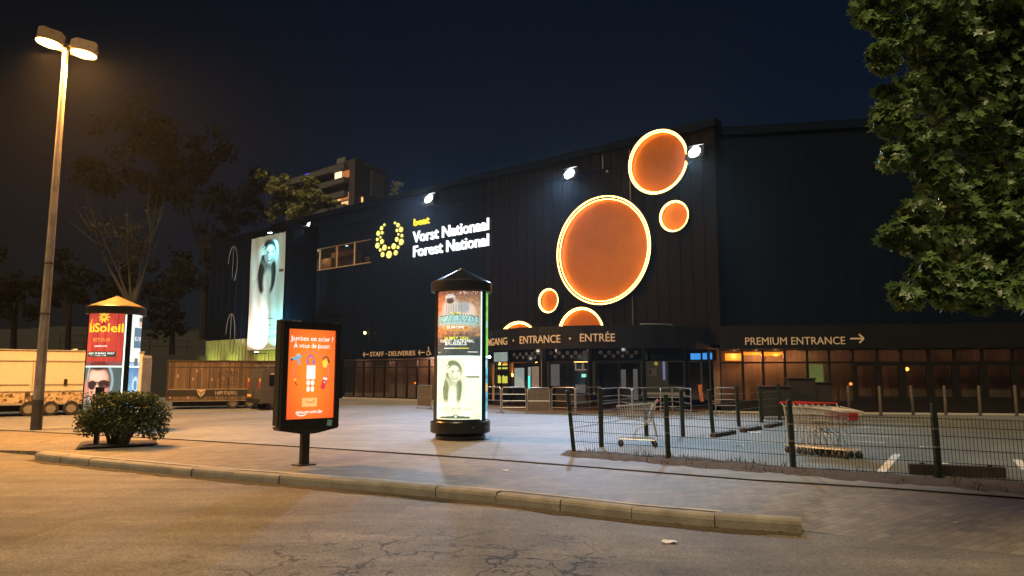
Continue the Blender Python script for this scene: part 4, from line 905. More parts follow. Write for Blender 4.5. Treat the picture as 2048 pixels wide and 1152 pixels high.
c4 = Canvas(PW, LH, 60, (.10,.40,.52)); c4.noise(8, 16, .6); c4.rect(0, PW, LH*.45, LH*.58, (.8,.5,.1), .8); c4.ell(PW*.05, LH*.9, .1, .1, (.6,.8,.75)); c4.rect(0, PW, 0, LH*.12, (.55,.75,.85), .7)
col_loc = G(917, 880)+Vector((.02,.35,0))
adv_column('round advertising column with a black conical roof and the pale green portrait poster', col_loc, [c1,c2,c3,c4], math.atan2(-col_loc.x, col_loc.y)*-1*-1*0+R(-7)+math.atan2(col_loc.x, col_loc.y)*-1)
# left column posters
d1 = Canvas(PW, UH, 80); w, h = PW, UH; d1.grad((.42,.045,.03), (.50,.06,.04))
for x in (.12,.3,.42,.6,.62,.85): d1.line([(w*x,0),(w*x,h)], .012, (.2,.02,.02), .8)
d1.noise(40, 5, .3); d1.ell(w*.55, h*.86, .10, .10, (.95,.62,.05), .4)
for k_ in range(10): a = k_*math.pi/5; d1.line([(w*.55+.08*math.cos(a),h*.86+.08*math.sin(a)),(w*.55+.15*math.cos(a),h*.86+.15*math.sin(a))], .03, (.95,.62,.05))
d1.ell(w*.55, h*.86, .05, .05, (.6,.15,.03), .4); d1.ell(w*.55, h*.735, .07, .04, (.2,.02,.02), .4, 40)
d1.text('kiSoleil', w*.13, w*.97, h*.60, .24, (1,.72,.03), .008); d1.line([(w*.16,h*.60),(w*.20,h*.82)], .03, (1,.72,.03)); d1.text('RETOUR', w*.32, w*.72, h*.43, .10, (.75,.33,.05), .0); d1.text('gesticule', w*.36, w*.66, h*.335, .05, (.85,.8,.75), .01)
d1.rect(w*.12, w*.85, h*.155, h*.25, (.02,.05,.035)); d1.text('JEUDI 18 MARS 2027', w*.16, w*.82, h*.205, .05, (.9,.9,.88), .02); d1.text('FOREST NATIONAL', w*.26, w*.68, h*.17, .03, (.8,.8,.78), .0)
d2 = Canvas(PW, LH, 80, (.075,.11,.11)); w, h = PW, LH; d2.ell(w*.5, h*.62, w*.33, h*.42, (.38,.62,.7), .12); d2.ell(w*.5, h*.62, w*.30, h*.39, (.05,.03,.03), .2); d2.ell(w*.5, h*.56, w*.25, h*.35, (.62,.33,.24), .3); d2.ell(w*.47, h*.72, w*.2, h*.12, (.78,.50,.40), .9)
d2.ell(w*.5, h*.93, w*.24, h*.10, (.035,.025,.025), .4); d2.line([(w*.24,h*.60),(w*.76,h*.62)], .03, (.02,.015,.015)); d2.ell(w*.37, h*.56, w*.13, h*.085, (.04,.02,.02), .2); d2.ell(w*.64, h*.57, w*.13, h*.085, (.04,.02,.02), .2); d2.ell(w*.5, h*.48, w*.05, h*.08, (.85,.6,.5), .6); d2.ell(w*.5, h*.33, w*.12, h*.03, (.35,.1,.09), .5); d2.ell(w*.12, h*.45, w*.10, h*.2, (.5,.2,.15), .6); d2.ell(w*.66, h*.42, w*.08, h*.1, (.65,.2,.18), .9, 0, .6)
d3 = Canvas(PW, UH, 60, (.75,.85,.8)); w, h = PW, UH; d3.rect(w*.10, w*.5, h*.32, h*.7, (.10,.17,.25)); d3.ell(w*.36, h*.79, w*.11, h*.08, (.65,.42,.3), .3); d3.ell(w*.36, h*.85, w*.11, h*.045, (.12,.09,.08), .3); d3.poly([(w*.18,h*.94),(w*.34,h*.97),(w*.4,h*.93)], (.15,.3,.28)); d3.text('LIVE', w*.14, w*.46, h*.46, .12, (.9,.95,.95), .008); d3.rect(w*.15, w*.3, 0, h*.14, (.12,.14,.13)); d3.rect(w*.3, w*.9, h*.2, h*.26, (.3,.4,.4), .6)
d4 = Canvas(PW, LH, 60); w, h = PW, LH; d4.grad((.28,.6,.8), (.06,.13,.3)); d4.noise(8, 8, .5); d4.ell(w*.25, h*.55, w*.12, h*.16, (.65,.8,.85), .3); d4.ell(w*.25, h*.55, w*.08, h*.11, (.1,.25,.45), .3)
lc = P(224, 760, 21.2); lc.z = 0
adv_column('round advertising column with a bronze conical roof behind the bush', lc, [d1,d2,d3,d4], R(-32)-math.atan2(lc.x, lc.y)*1.0*-1*-1, .905, 'copper', 2.04)

# ------------------------------------------------------------------ backlit poster stand
mp_ = G(608, 930); t = thing('poster_stand', 'backlit orange poster stand on a single leg at the kerb', 'poster stand', mp_, R(46))
PWd, PZ0, PZ1 = 1.16, .70, 2.56
b = B(); b.box(-PWd/2, PWd/2, -.13, .05, PZ0, PZ1); b.build('case', M['mupi'], t, bevel=.02)
b = B(); 
for bx in ((-PWd/2,-PWd/2+.10,PZ0,PZ1),(PWd/2-.10,PWd/2,PZ0,PZ1),(-PWd/2+.10,PWd/2-.10,PZ0,PZ0+.13),(-PWd/2+.10,PWd/2-.10,PZ1-.13,PZ1)): b.box(bx[0], bx[1], -.175, -.132, bx[2], bx[3])
b.build('front_frame', M['black'], t)
b = B(); b.box(-PWd/2-.025, -PWd/2-.001, -.10, .07, PZ0+.02, PZ1+.03); b.build('side_trim', M['mupi'], t); b = B(); b.box(PWd/2+.001, PWd/2+.025, -.10, .07, PZ0+.02, PZ1+.03); b.build('side_trim', M['mupi'], t)
b = B(); b.prism([(-PWd/2-.03,PZ0-.002),(PWd/2+.03,PZ0-.002),(PWd/2,PZ0-.06),(.12,PZ0-.14),(-.12,PZ0-.14),(-PWd/2,PZ0-.06)], -.15, .06); b.build('skirt', M['mupi'], t)
b = B(); b.box(-.075, .075, -.05, .05, .0, PZ0-.141); b.build('leg', M['mupi'], t, bevel=.008); B().box(-.17,.17,-.14,.14,.001,.018).build('base_plate', M['mupi'], t)
sw, sh = PWd-.20, PZ1-PZ0-.26
e = Canvas(sw, sh, 110); w, h = sw, sh; e.grad((.80,.065,.018), (.72,.09,.02)); e.ell(w*.5, h*.52, w*.46, h*.52, (.98,.24,.025), 1.3, 0, .95)
e.text('Jambes en acier ?', w*.055, w*.955, h*.872, .082, (1,1,.92), .008); e.text('À vous de jouer.', w*.12, w*.90, h*.792, .082, (1,1,.92), .008)
e.line([(w*.13,h*.47),(w*.13,h*.53),(w*.22,h*.66),(w*.35,h*.735),(w*.52,h*.755),(w*.70,h*.72),(w*.80,h*.64),(w*.86,h*.55),(w*.87,h*.47)], .012, (.85,.16,.22)); e.line([(w*.13,h*.47),(w*.25,h*.47)], .012, (.75,.1,.1)); e.line([(w*.74,h*.47),(w*.87,h*.47)], .012, (.75,.1,.1))
e.line([(w*.10,h*.665),(w*.26,h*.69)], .05, (.12,.42,.55)); e.line([(w*.2,h*.68),(w*.25,h*.615)], .035, (.12,.42,.55)); e.ell(w*.09, h*.655, .03, .02, (.05,.06,.12), .3); e.ell(w*.22, h*.71, .035, .02, (.25,.6,.7), .3)
e.line([(w*.41,h*.635),(w*.42,h*.685),(w*.48,h*.715),(w*.545,h*.685),(w*.555,h*.635)], .022, (.16,.10,.5)); e.ell(w*.425, h*.63, .024, .04, (.12,.16,.62), .3, 20); e.ell(w*.545, h*.63, .024, .04, (.2,.14,.62), .3, -20); e.ell(w*.44, h*.62, .01, .03, (.8,.1,.1), .3, 20)
e.ell(w*.80, h*.67, .065, .05, (.12,.05,.03), .3, 15); e.ell(w*.80, h*.665, .04, .03, (.85,.3,.05), .3, 15); e.ell(w*.79, h*.63, .062, .05, (1,.58,.05), .3); e.ell(w*.79, h*.60, .04, .045, (1,.66,.1), .3); e.ell(w*.87, h*.645, .02, .04, (.1,.05,.03), .3, 20)
e.rect(w*.405, w*.59, h*.44, h*.595, (1,.98,.9)); e.text('A', w*.47, w*.53, h*.50, .05, (.8,.75,.68), .0); e.text('8', w*.47, w*.52, h*.465, .03, (.75,.7,.6), .0)
for x in (.445,.535): e.ell(w*x, h*.40, .036, .045, (1,.97,.88), .15); e.ell(w*x, h*.33, .032, .05, (1,.97,.88), .15); e.ell(w*x+.003, h*.405, .012, .012, (.75,.68,.6), .4)
e.ell(w*.17, h*.435, .025, .018, (.9,.5,.08), .3); e.line([(w*.18,h*.41),(w*.19,h*.385)], .02, (.1,.05,.03)); e.ell(w*.21, h*.38, .012, .012, (.1,.05,.03), .3)
e.poly([(w*.70,h*.34),(w*.76,h*.45),(w*.85,h*.43),(w*.79,h*.32)], (.62,.04,.05)); e.poly([(w*.755,h*.44),(w*.84,h*.425),(w*.85,h*.45),(w*.77,h*.465)], (.85,.8,.75)); e.ell(w*.79, h*.405, .016, .016, (.9,.6,.6), .3); e.line([(w*.84,h*.42),(w*.99,h*.44)], .008, (.5,.05,.05))
e.poly([(w*.35,h*.25),(w*.27,h*.29),(w*.235,h*.265),(w*.33,h*.235)], (.7,.16,.05)); e.poly([(w*.62,h*.25),(w*.69,h*.275),(w*.70,h*.265),(w*.64,h*.235)], (.75,.2,.05))
e.rect(w*.325, w*.645, h*.135, h*.235, (.98,.46,.16)); e.rect(w*.325, w*.645, h*.228, h*.24, (.75,.22,.05)); e.line([(w*.40,h*.195),(w*.46,h*.178),(w*.53,h*.178),(w*.58,h*.198)], .013, (.5,.12,.03)); e.line([(w*.57,h*.19),(w*.585,h*.203)], .016, (.5,.12,.03))
e.text('amazon.com.be', w*.20, w*.76, h*.062, .055, (1,1,.94), .008); e.line([(w*.23,h*.052),(w*.29,h*.036),(w*.36,h*.036),(w*.42,h*.05)], .015, (1,1,.94))
e.mesh('screen', printed('backlit_screen_print', 1.12), t, flat(-sw/2, -.14, PZ0+.13)); 
b = B(); b.box(.34,.44,-.180,-.1755,PZ0-.015,PZ0+.095).xf(Matrix.Translation((.39,0,PZ0+.04)) @ Matrix.Rotation(R(8),4,'Y') @ Matrix.Translation((-.39,0,-PZ0-.04))); b.build('sticker', mat('pale_blue_sticker', (.25,.62,.65), .5), t)
for x in (-.55,-.3,-.22): B().box(x-.03, x+.03, -.10, .0, PZ1+.001, PZ1+.035).build('top_clip', M['galv'], t)

# ------------------------------------------------------------------ street lamp
lp_ = G(72, 860); t = thing('street_lamp', 'tall double headed street lamp glowing orange at the left of the plaza', 'street lamp', lp_)
top = P(132, 96, lp_.y); HZ = top.z; lx = top.x-lp_.x
b = B(); b.tube([(lx*q, 0, q*HZ) for q in (.075,.2,.4,.6,.8,1)], [.145,.135,.12,.105,.09,.075], 8); b.build('pole', M['pole'], t)
B().tube([(0,0,.0),(lx*.076,0,.075*HZ)], [.155,.148], 8).build('pole_base', M['polebase'], t)
for z in (.29,.42): B().lathe([(.148-.07*z,z*HZ-.03),(.151-.07*z,z*HZ-.03),(.151-.07*z,z*HZ+.03),(.148-.07*z,z*HZ+.03)], 16, (lx*z,0)).build('band', M['polebase'], t)
B().tube([(lx,0,HZ-.05),(lx,0,HZ+.12)], .05, 8).build('bracket', M['galvdim'], t)
M['sodium'] = emit('sodium_lens', (1,.6,.14), 22)
for s_, (u, v, Y) in enumerate(((98,88,lp_.y-.28),(167,109.5,lp_.y+.22))):
    c = P(u, v, Y); c -= lp_; out = Vector((c.x-lx, c.y, 0)).normalized(); yaw = math.atan2(out.y, out.x)
    M4 = Matrix.Translation(c) @ Matrix.Rotation(R(-12), 4, 'X') @ Matrix.Rotation(yaw, 4, 'Z')
    b = B(); b.prism([(-.38,.02),(.30,.02),(.36,.14),(.36,.34),(.26,.42),(-.24,.42),(-.38,.30)], -.24, .24); b.xf(M4); hd = b.build('lamp_head', mat('glow_tinted_housing', (.33,.21,.1), .5, .1), t, bevel=.02)  # the lens glow is put into the orange of the housing
    b = B(); n = 24; b.lathe([(.0,-.05),(.15,-.04),(.26,-.005),(.30,.018)], n); b.v = [(x*1.22,y*.82,z) for x,y,z in b.v]; b.xf(M4); b.build('lens', M['sodium'], hd, smooth=True)
    q = Vector((c.x,c.y,c.z)); b = B(); b.tube([(lx,0,HZ+.08), tuple(M4 @ Vector((-.3,0,.2)))], .035, 8); b.build('arm', M['galvdim'], t)
    lamp('sodium_light', 'SPOT', lp_+c+Vector((0,-.02,-.12)), 11000, (1,.44,.1), None, .18, 165, .7, lp_+c+Vector((2,2.2,-6)))

# ------------------------------------------------------------------ bush in its soil patch, with a stake
def leaf_quads(b, c, rad, n, size, lobe=None, droop=.3, shell=.55):
    for _ in range(n):
        d = Vector((random.gauss(0,1), random.gauss(0,1), random.gauss(0,1))).normalized(); k = shell+(1-shell)*random.random()
        p = Vector((c[0]+d.x*rad[0]*k, c[1]+d.y*rad[1]*k, c[2]+d.z*rad[2]*k)); s_ = size*random.uniform(.65,1.25)
        nrm = (d+Vector((random.gauss(0,.6), random.gauss(0,.6), random.gauss(0,.6)+.4))).normalized(); tx = nrm.cross(Vector((random.gauss(0,1),random.gauss(0,1),random.gauss(0,1)-droop*2))).normalized(); ty = nrm.cross(tx)
        if lobe is None: b.add([p-tx*s_*.5, p+ty*s_*.28+nrm*s_*.06, p+tx*s_*.5, p-ty*s_*.28+nrm*s_*.06], [(0,1,2,3)])
        else: b.add([p+tx*x*s_+ty*y*s_+nrm*(abs(y)*.25-x*x*.15)*s_ for x, y in lobe], [tuple(range(len(lobe)))])
bp_ = G(235, 893); t = thing('bush', 'dense dark bush on several stems in a soil patch near the kerb end', 'bush', bp_)
b = B(); sc = bp_.y/F
for (du, dv, ru, rv, n) in [(-50,62,42,30,900),(-10,70,48,36,1100),(45,68,48,34,1100),(78,62,34,30,800),(-64,45,28,28,600),(20,42,60,26,800),(88,38,26,26,500),(-25,92,30,17,420),(30,96,28,14,360),(62,95,28,14,360),(5,88,70,20,500)]:
    leaf_quads(b, (du*sc*.86, random.uniform(-.2,.2), dv*sc), (ru*sc*.9, .62*(ru/48)**.5, rv*sc), int(n*1.1), .075)
for _ in range(60):
    x = random.uniform(-75,85); leaf_quads(b, (x*sc, random.uniform(-.3,.3), (96+random.uniform(-4,10)-abs(x)*.1)*sc), (.05,.05,.09), 7, .07)
b.build('foliage', M['bushleaf'], t)
b = B()
for k in range(9):
    a = k*.7; x = -.35+.1*k; b.tube([(x*.45,.1*math.sin(a),0),(x*.7,.12*math.sin(a),.25),(x*1.3,.2*math.sin(a),.6),(x*1.9,.3*math.sin(a),.95)], [.05,.04,.03,.015], 6)
b.build('stems', M['bark'], t)
sp = [G(u,v) for u,v in ((150,900),(225,896),(306,892),(300,884),(160,886))]
b = B(); q = [(p.x,p.y) for p in sp]; b.add([(x,y,.004) for x,y in q]+[(x*.985-.09*.2,y*1.0+.02,.05) for x,y in q], [(4,3,2,1,0),(5,6,7,8,9)]+[(i,(i+1)%5,5+(i+1)%5,5+i) for i in range(5)])
struct(b.build('planting_patch', M['soil']))
p = G(192, 892); t = thing('stake', 'short dark stake with a small box on top inside the bush', 'post', p); B().box(-.045,.045,-.045,.045,0,1.18).build('post', M['timber'], t, bevel=.006); B().box(-.07,.07,-.07,.07,1.181,1.34).build('cap_box', M['darkmetal'], t, bevel=.01)

# ------------------------------------------------------------------ trailers and van at the left
p0 = G(-60, 836); p1 = G(281, 826); TL = Plane((p0.x,p0.y), (p1.x,p1.y)); Lt = TL.len
t = thing('food_trailer', 'long cream food trailer with a strip of food pictures and triple wheels', 'trailer', TL.A, TL.yaw)
cream = mat('cream_trailer_panel', (.62,.58,.5), .4, var=.04); trim = mat('grey_trim', (.4,.38,.36), .4, .4); TD = 2.3
zt = TL.at(100, 702)[1]; zb = .95
b = B(); b.box(0, Lt, 0, TD, zb, zt); b.build('body', cream, t, bevel=.04)
b = B(); b.box(-.02, Lt+.02, -.035, TD, zt+.001, zt+.05); b.box(0, Lt, -.03, -.002, zt-.42, zt-.38)
for u in (65, 72):
    x = TL.at(u,760)[0]; b.box(x-.02, x+.02, -.02, -.002, 1.05, zt-.44)
for a_, c_ in ((-40,60),(76,166),(180,270)): b.box(TL.at(a_,760)[0], TL.at(c_,760)[0], -.025, -.003, TL.at(60,769)[1]-.02, TL.at(60,769)[1]+.02)
b.box(0, Lt, -.03, -.003, .955, 1.0); b.build('trim', trim, t)
for u in (131,): 
    x, z = TL.at(u, 764); B().box(x-.06, x+.06, -.06, -.003, z-.12, z+.12).build('latch', M['darkmetal'], t)
sz0, sz1 = .52, .93; ps = Canvas(Lt, sz1-sz0, 64, (.45,.36,.24)); xx = 0
while xx < Lt:
    ww = random.uniform(.25,.6); ps.rect(xx, xx+ww, 0, 1, (.05,.035,.03) if random.random() < .35 else (.5,.4,.27))
    for _ in range(16): ps.ell(xx+ww*random.random(), .41*random.random(), ww*random.uniform(.05,.16), random.uniform(.02,.06), random.choice([(.06,.04,.03),(.6,.5,.36),(.25,.18,.12)]), .4, random.random()*90)
    xx += ww
ps.mesh('picture_strip', printed('trailer_print', 0, .45), t, flat(0, -.012, sz0)); B().box(0, Lt, .0, TD, sz0-.0, sz1+.015).build('skirt', cream, t); B().box(0, Lt, -.04, TD, .44, sz0-.004).build('chassis', trim, t)
B().box(.3, Lt-.2, .9, TD-.1, .16, .435).build('underbody', M['rubber'], t)
def wheel(par, x, y, r, w, rimm):
    b = B(); b.lathe([(r*.62,-w/2),(r*.94,-w/2),(r,-w*.3),(r,w*.3),(r*.94,w/2),(r*.62,w/2)], 24, cap=False); b.xf(Matrix.Translation((x,y+w/2,r)) @ Matrix.Rotation(R(90),4,'X')); wo = b.build('wheel', M['rubber'], par, smooth=True)
    b = B(); b.lathe([(r*.64,w*.36),(r*.58,w*.40),(r*.5,w*.22),(r*.22,w*.2),(r*.18,w*.42),(0,w*.43)], 24)
    for k in range(8):
        a = k*math.pi/4; b.sphere((r*.36*math.cos(a), r*.36*math.sin(a), w*.22), r*.05, 6)
    b.xf(Matrix.Translation((x,y+w/2,r)) @ Matrix.Rotation(R(90),4,'X')); b.build('rim', rimm, wo, smooth=True); return wo
for u in (57,101,142): wheel(t, TL.at(u,815)[0], -.06, .29, .2, M['hub'])
B().box(TL.at(150,700)[0], TL.at(158,700)[0], .4, 1.2, zt+.051, zt+.12).build('roof_hatch', M['white'], t)
# timber clad trailer
q0 = G(333, 819.5); q1 = G(570, 816); TW = Plane((q0.x,q0.y), (q1.x,q1.y)); Lw = TW.len
t = thing('bar_trailer', 'bar trailer printed with brown timber planks and an emblem', 'trailer', TW.A, TW.yaw); zt = TW.at(340,723)[1]; z0 = .42
def planks(w, h, ppm=50):
    c = Canvas(w, h, ppm); x = 0
    while x < w:
        ww = random.uniform(.12,.34); k = random.uniform(.45,1.25); c.rect(x, x+ww, 0, h, (.11*k,.072*k,.05*k)); 
        for _ in range(4): xx = x+ww*random.random(); c.line([(xx,0),(xx+random.uniform(-.05,.05),h)], .03, (.19,.13,.09) if random.random() < .5 else (.04,.026,.02), .7)
        if random.random() < .5: c.ell(x+ww/2, h*random.random(), .04, .07, (.35,.22,.13), .5)
        c.line([(x,0),(x,h)], .02, (.02,.013,.01)); x += ww
    return c.noise(int(w*6), 3, .25)
B().box(0, Lw, 0, 2.3, z0, zt).build('body', M['timber'], t); wp = printed('plank_print', 0, .6)
c = planks(Lw, zt-z0-.02); H_ = zt-z0-.02
c.rect(0, Lw, H_-.30, H_-.24, (.03,.02,.017)); c.rect(0, Lw, .17, .50, (.012,.011,.011)); c.rect(0, Lw, .50, .53, (.25,.2,.16))
for x in (.9, 2.25): c.rect(x, x+.06, .53, H_-.3, (.03,.02,.015))
xe = TW.at(401.5, 800)[0]; c.ell(xe, .30, .22, .24, (.01,.01,.01), .1); c.poly([(xe-.2,.48),(xe-.05,.52),(xe+.05,.52),(xe+.2,.48),(xe+.13,.30),(xe,.12),(xe-.13,.30)], (.5,.4,.3)); c.line([(xe-.13,.42),(xe,.32),(xe+.13,.42)], .05, (.05,.04,.035)); c.line([(xe,.32),(xe,.16)], .04, (.05,.04,.035))
c.text('HAPPY TO SERVE U', TW.at(430,800)[0], TW.at(474,800)[0], .26, .16, (.5,.42,.34), .01)
xb = TW.at(456.5, 760)[0]; zc_ = TW.at(456.5,757)[1]-z0
for a_ in (0,): pass
c.text('BEVER', xb-.46, xb+.46, zc_+.02, .26, (.045,.03,.02), .02, .95, .12); c.poly([(xb-.16,zc_+.3),(xb,zc_-.05),(xb+.16,zc_+.3),(xb+.05,zc_-.1),(xb+.03,zc_-.62),(xb-.03,zc_-.62),(xb-.05,zc_-.1)], (.03,.02,.015)); c.line([(xb-.05,zc_-.2),(xb-.35,zc_-.1),(xb-.42,zc_-.25),(xb-.3,zc_-.32),(xb-.05,zc_-.3)], .03, (.045,.03,.02)); c.line([(xb+.05,zc_-.2),(xb+.35,zc_-.1),(xb+.42,zc_-.25),(xb+.3,zc_-.32),(xb+.05,zc_-.3)], .03, (.045,.03,.02)); c.line([(xb-.34,zc_+.36),(xb-.2,zc_+.48),(xb,zc_+.53),(xb+.2,zc_+.48),(xb+.34,zc_+.36)], .02, (.045,.03,.02))
c.mesh('plank_panel', wp, t, flat(0, -.012, z0+.01))
c = planks(2.3, H_); c.rect(1.05, 1.4, H_-.55, H_-.05, (.03,.02,.018)); o = c.mesh('plank_panel', wp, t, lambda X_, Y_: np.stack([np.full(X_.shape,-.012), 2.3-X_, z0+.01+Y_], -1))
B().box(-.05, Lw+.02, -.05, 2.32, zt+.001, zt+.07).box(-.06,-.001,-.06,.05,z0,zt).build('trim', M['timber'], t); B().box(.2, Lw, .3, 2.2, .14, z0-.002).build('underbody', M['rubber'], t); B().box(0, Lw, -.02, .04, z0-.05, z0-.003).build('rail', M['galvdim'], t)
for x in (2.9, 3.7): wheel(t, x, .02, .30, .2, M['galvdim'])
# small awning box end behind the column
p = P(273, 760, 29.3); t = thing('cabinet', 'tall cream cabinet standing beside the bronze roofed column', 'cabinet', (p.x,p.y,0), R(-8)); zt = P(273,711,29.3).z; B().box(-.17,.20,0,.6,.0,zt).build('body', cream, t, bevel=.02); B().box(.201,.23,.0,.6,.2,zt-.1).build('door_edge', trim, t)
# van
vp = G(505, 819.5); t = thing('van', 'dark grey panel van with a roof rack parked beside the bar trailer', 'van', vp, R(-52)); t.scale = (1,.8,1)
# local: y forward, x right; rear face at y = 0
pr = [(0.02,.42),(0.0,.9),(.06,1.5),(.16,1.86),(.35,1.93),(3.1,1.93),(3.5,1.80),(4.15,1.22),(4.75,1.02),(4.9,.75),(4.88,.35),(.05,.30)]
b = B(); vs = []
for s_ in (-1, 1):
    for y, z in pr: vs.append((s_*(.95-.13*max(0,(z-.95))**1.3), y, z))
n = len(pr); b.add(vs, [tuple(range(n-1,-1,-1)), tuple(range(n,2*n))]+[(i,(i+1)%n,n+(i+1)%n,n+i) for i in range(n)]); b.build('body', M['vanpaint'], t, bevel=.03)
def sidepane(b, y0, y1, z0, z1, s_=1):
    f = lambda z: s_*(.955-.13*max(0,(z-.95))**1.3+.004)
    b.add([(f(z0),y0,z0),(f(z0),y1,z0),(f(z1),y1-.08,z1),(f(z1),y0+.04,z1)], [(0,1,2,3)])
for s_ in (1,-1):
    b = B(); sidepane(b, .5, 1.6, 1.12, 1.62, s_); sidepane(b, 1.75, 2.75, 1.12, 1.62, s_); sidepane(b, 2.9, 3.55, 1.12, 1.62, s_); b.build('side_window', M['darkglass'], t)
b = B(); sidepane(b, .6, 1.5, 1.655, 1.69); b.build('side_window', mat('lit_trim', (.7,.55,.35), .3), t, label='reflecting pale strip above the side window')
B().box(-.70,.70,-.012,.0,1.02,1.55).xf(Matrix.Translation((0,.045,0)) @ Matrix.Rotation(R(-6),4,'X')).build('rear_window', mat('dark_brown_tint', (.10,.065,.035), .4, var=.1), t)
b = B(); b.box(-.008,.008,-.012,.01,.45,1.0); b.box(-.9,.9,-.03,.02,.36,.52); b.build('rear_bumper', M['black'], t)
B().box(-.82,-.28,-.02,-.004,.60,.72).build('number_plate', mat('amber_plate', (.8,.5,.12), .5), t)
M['tail'] = emit('red_tail_light', (1,.08,.02), .5)
for s_ in (-1,1):
    B().box(s_*.80-.06,s_*.80+.06,-.01,.10,.98,1.28).build('tail_light', M['red'], t); B().box(s_*.80-.055,s_*.80+.055,.0,.12,1.30,1.46).build('reflector', mat('amber_reflector', (.8,.35,.08), .3), t)
    for y in (.85, 3.95): w_ = wheel(t, 0, 0, .33, .22, M['hub']); w_.location = (s_*.84, y, 0); w_.rotation_euler = (0,0,R(90)*s_)
b = B()
for y in (.5, 1.6, 2.7): b.tube([(-.78,y,2.05),(.78,y,2.05)], .025, 6)
for s_ in (-1,1):
    b.tube([(s_*.74,.3,2.06),(s_*.74,3.0,2.06)], .03, 6)
    for y in (.5,1.6,2.7): b.tube([(s_*.74,y,1.9),(s_*.74,y,2.05)], .02, 6)
b.build('roof_rack', M['galv'], t)
# ------------------------------------------------------------------ fences
def post_thing(name, label, cat, base, top, r, m, group=None, sq=True, loops=()):
    t = thing(name, label, cat, base, 0, group); b = B(); d = Vector(top)-Vector(base)
    if sq: b.bar((0,0,0), d, r*2, r*2, (0,1,0)); b.bar(d*1.0, d*1.004, r*2.1, r*2.1, (0,1,0))
    else: b.tube([(0,0,0), d*.97, d], [r, r, r*.55], 12)
    b.build('post', m, t, bevel=.004 if sq else 0, smooth=not sq); return t
fposts = [((1148,908),(1135,781)),((1337,922),(1331,789)),((1587,942),(1578,800)),((1878,958),(1866,806)),((2250,985),(2225,820))]
fence = thing('mesh_fence', 'low dark wire mesh fence with leaning posts in front of the parking bays', 'fence', G(1148,908))
fb = []
for (bu,bv),(tu,tv) in fposts:
    p = G(bu,bv); q = P(tu,tv,p.y); fb.append((p, q)); b = B(); o = fence.location
    b.bar(p-o, q-o, .075, .06, (0,1,0)); b.build('post', M['greenpost'], fence, bevel=.004)
    b = B(); 
    for k in (.42,.66): c = (p+(q-p)*k)-o; b.box(c.x-.042, c.x+.042, c.y-.04, c.y+.04, c.z-.012, c.z+.012)
    b.build('clamp', M['galvdim'], fence)
for (p,q),(p2,q2) in zip(fb[:-1], fb[1:]):
    b = B(); o = fence.location; L = (p2-p).length; n = int(L/.05); hz = .93
    u0, u1 = (q-p)/(q.z-p.z), (q2-p2)/(q2.z-p2.z)
    for i in range(1, n):
        k = i/n; base = p.lerp(p2, k)-o; up = u0.lerp(u1, k); sag = math.sin(k*math.pi)*random.uniform(-.004,.004)
        b.bar(base+up*.04, base+up*(hz+.02)+Vector((sag,sag*2,0)), .0055, .0055, (0,1,0))
    for z in (.06,.26,.46,.66,.80,.93): b.bar(p-o+u0*z, p2-o+u1*z, .009, .009)
    b.build('mesh_panel', M['greenpost'], fence)
# second run: posts and wires going back along the parking bays
sp_ = [((1203,894),(1200,776)),((1293,872),(1289,776)),((1366,873),(1362,779)),((1426,866),(1418,779)),((1478,853),(1472,770)),((1523,845),(1519,772)),((1560,840),(1556,768)),((1610,833),(1606,762))]
wf = thing('wire_fence', 'dark post and wire fence running back between plaza and parking bays', 'fence', G(1203,894)); pts = []
for (bu,bv),(tu,tv) in sp_:
    p = G(bu,bv); q = P(tu,tv,p.y); pts.append((p,q)); o = wf.location; b = B(); b.bar(p-o, q-o, .10, .10, (0,1,0)); b.build('post', M['greenpost'], wf, bevel=.006)
for z in (.52,.78,1.02):
    b = B(); 
    ch = [fb[0][0].lerp(fb[0][1], z/1.3)]+[p.lerp(q, min(.95, z/(q.z-p.z))) for p,q in pts]
    b.tube([x-wf.location for x in ch], .006, 4); b.build('wire', M['galvdim'], wf)
p = P(1400,770,20.5); t = thing('hanging_tape', 'bright orange plastic strip hanging on the wire fence', 'tape', p); b = B(); b.prism([(-.06,0),(.06,.02),(.05,-.25),(.10,-.46),(.0,-.47),(-.03,-.25)], -.004, .004); b.build('strip', M['orange'], t)
# timber wheel stops
for i, (u0,v0,u1,v1,hh,lab) in enumerate([(1421,876,1472,867,.10,'dark timber wheel stop nearest the single trolley'),(1480,866,1523,858,.10,'dark timber wheel stop second in the row behind the fence'),(1530,857,1564,850,.10,'dark timber wheel stop farthest back in the row'),(1818,948,2011,956,.17,'long dark timber beam lying at the foot of the mesh fence on the right')]):
    p, q = G(u0,v0), G(u1,v1); t = thing('wheel_stop', lab, 'wheel stop', (p+q)/2, math.atan2(q.y-p.y, q.x-p.x), 'timber wheel stops'); L = (q-p).length*(.82 if i < 3 else 1); b = B(); b.box(-L/2, L/2, -.08, .08, .001, hh); b.build('beam', M['timber'], t, bevel=.012); b = B(); b.box(-L*.35-.03,-L*.35+.03,-.03,.03,hh+.001,hh+.02); b.box(L*.35-.03,L*.35+.03,-.03,.03,hh+.001,hh+.02); b.build('fixing', M['darkmetal'], t)

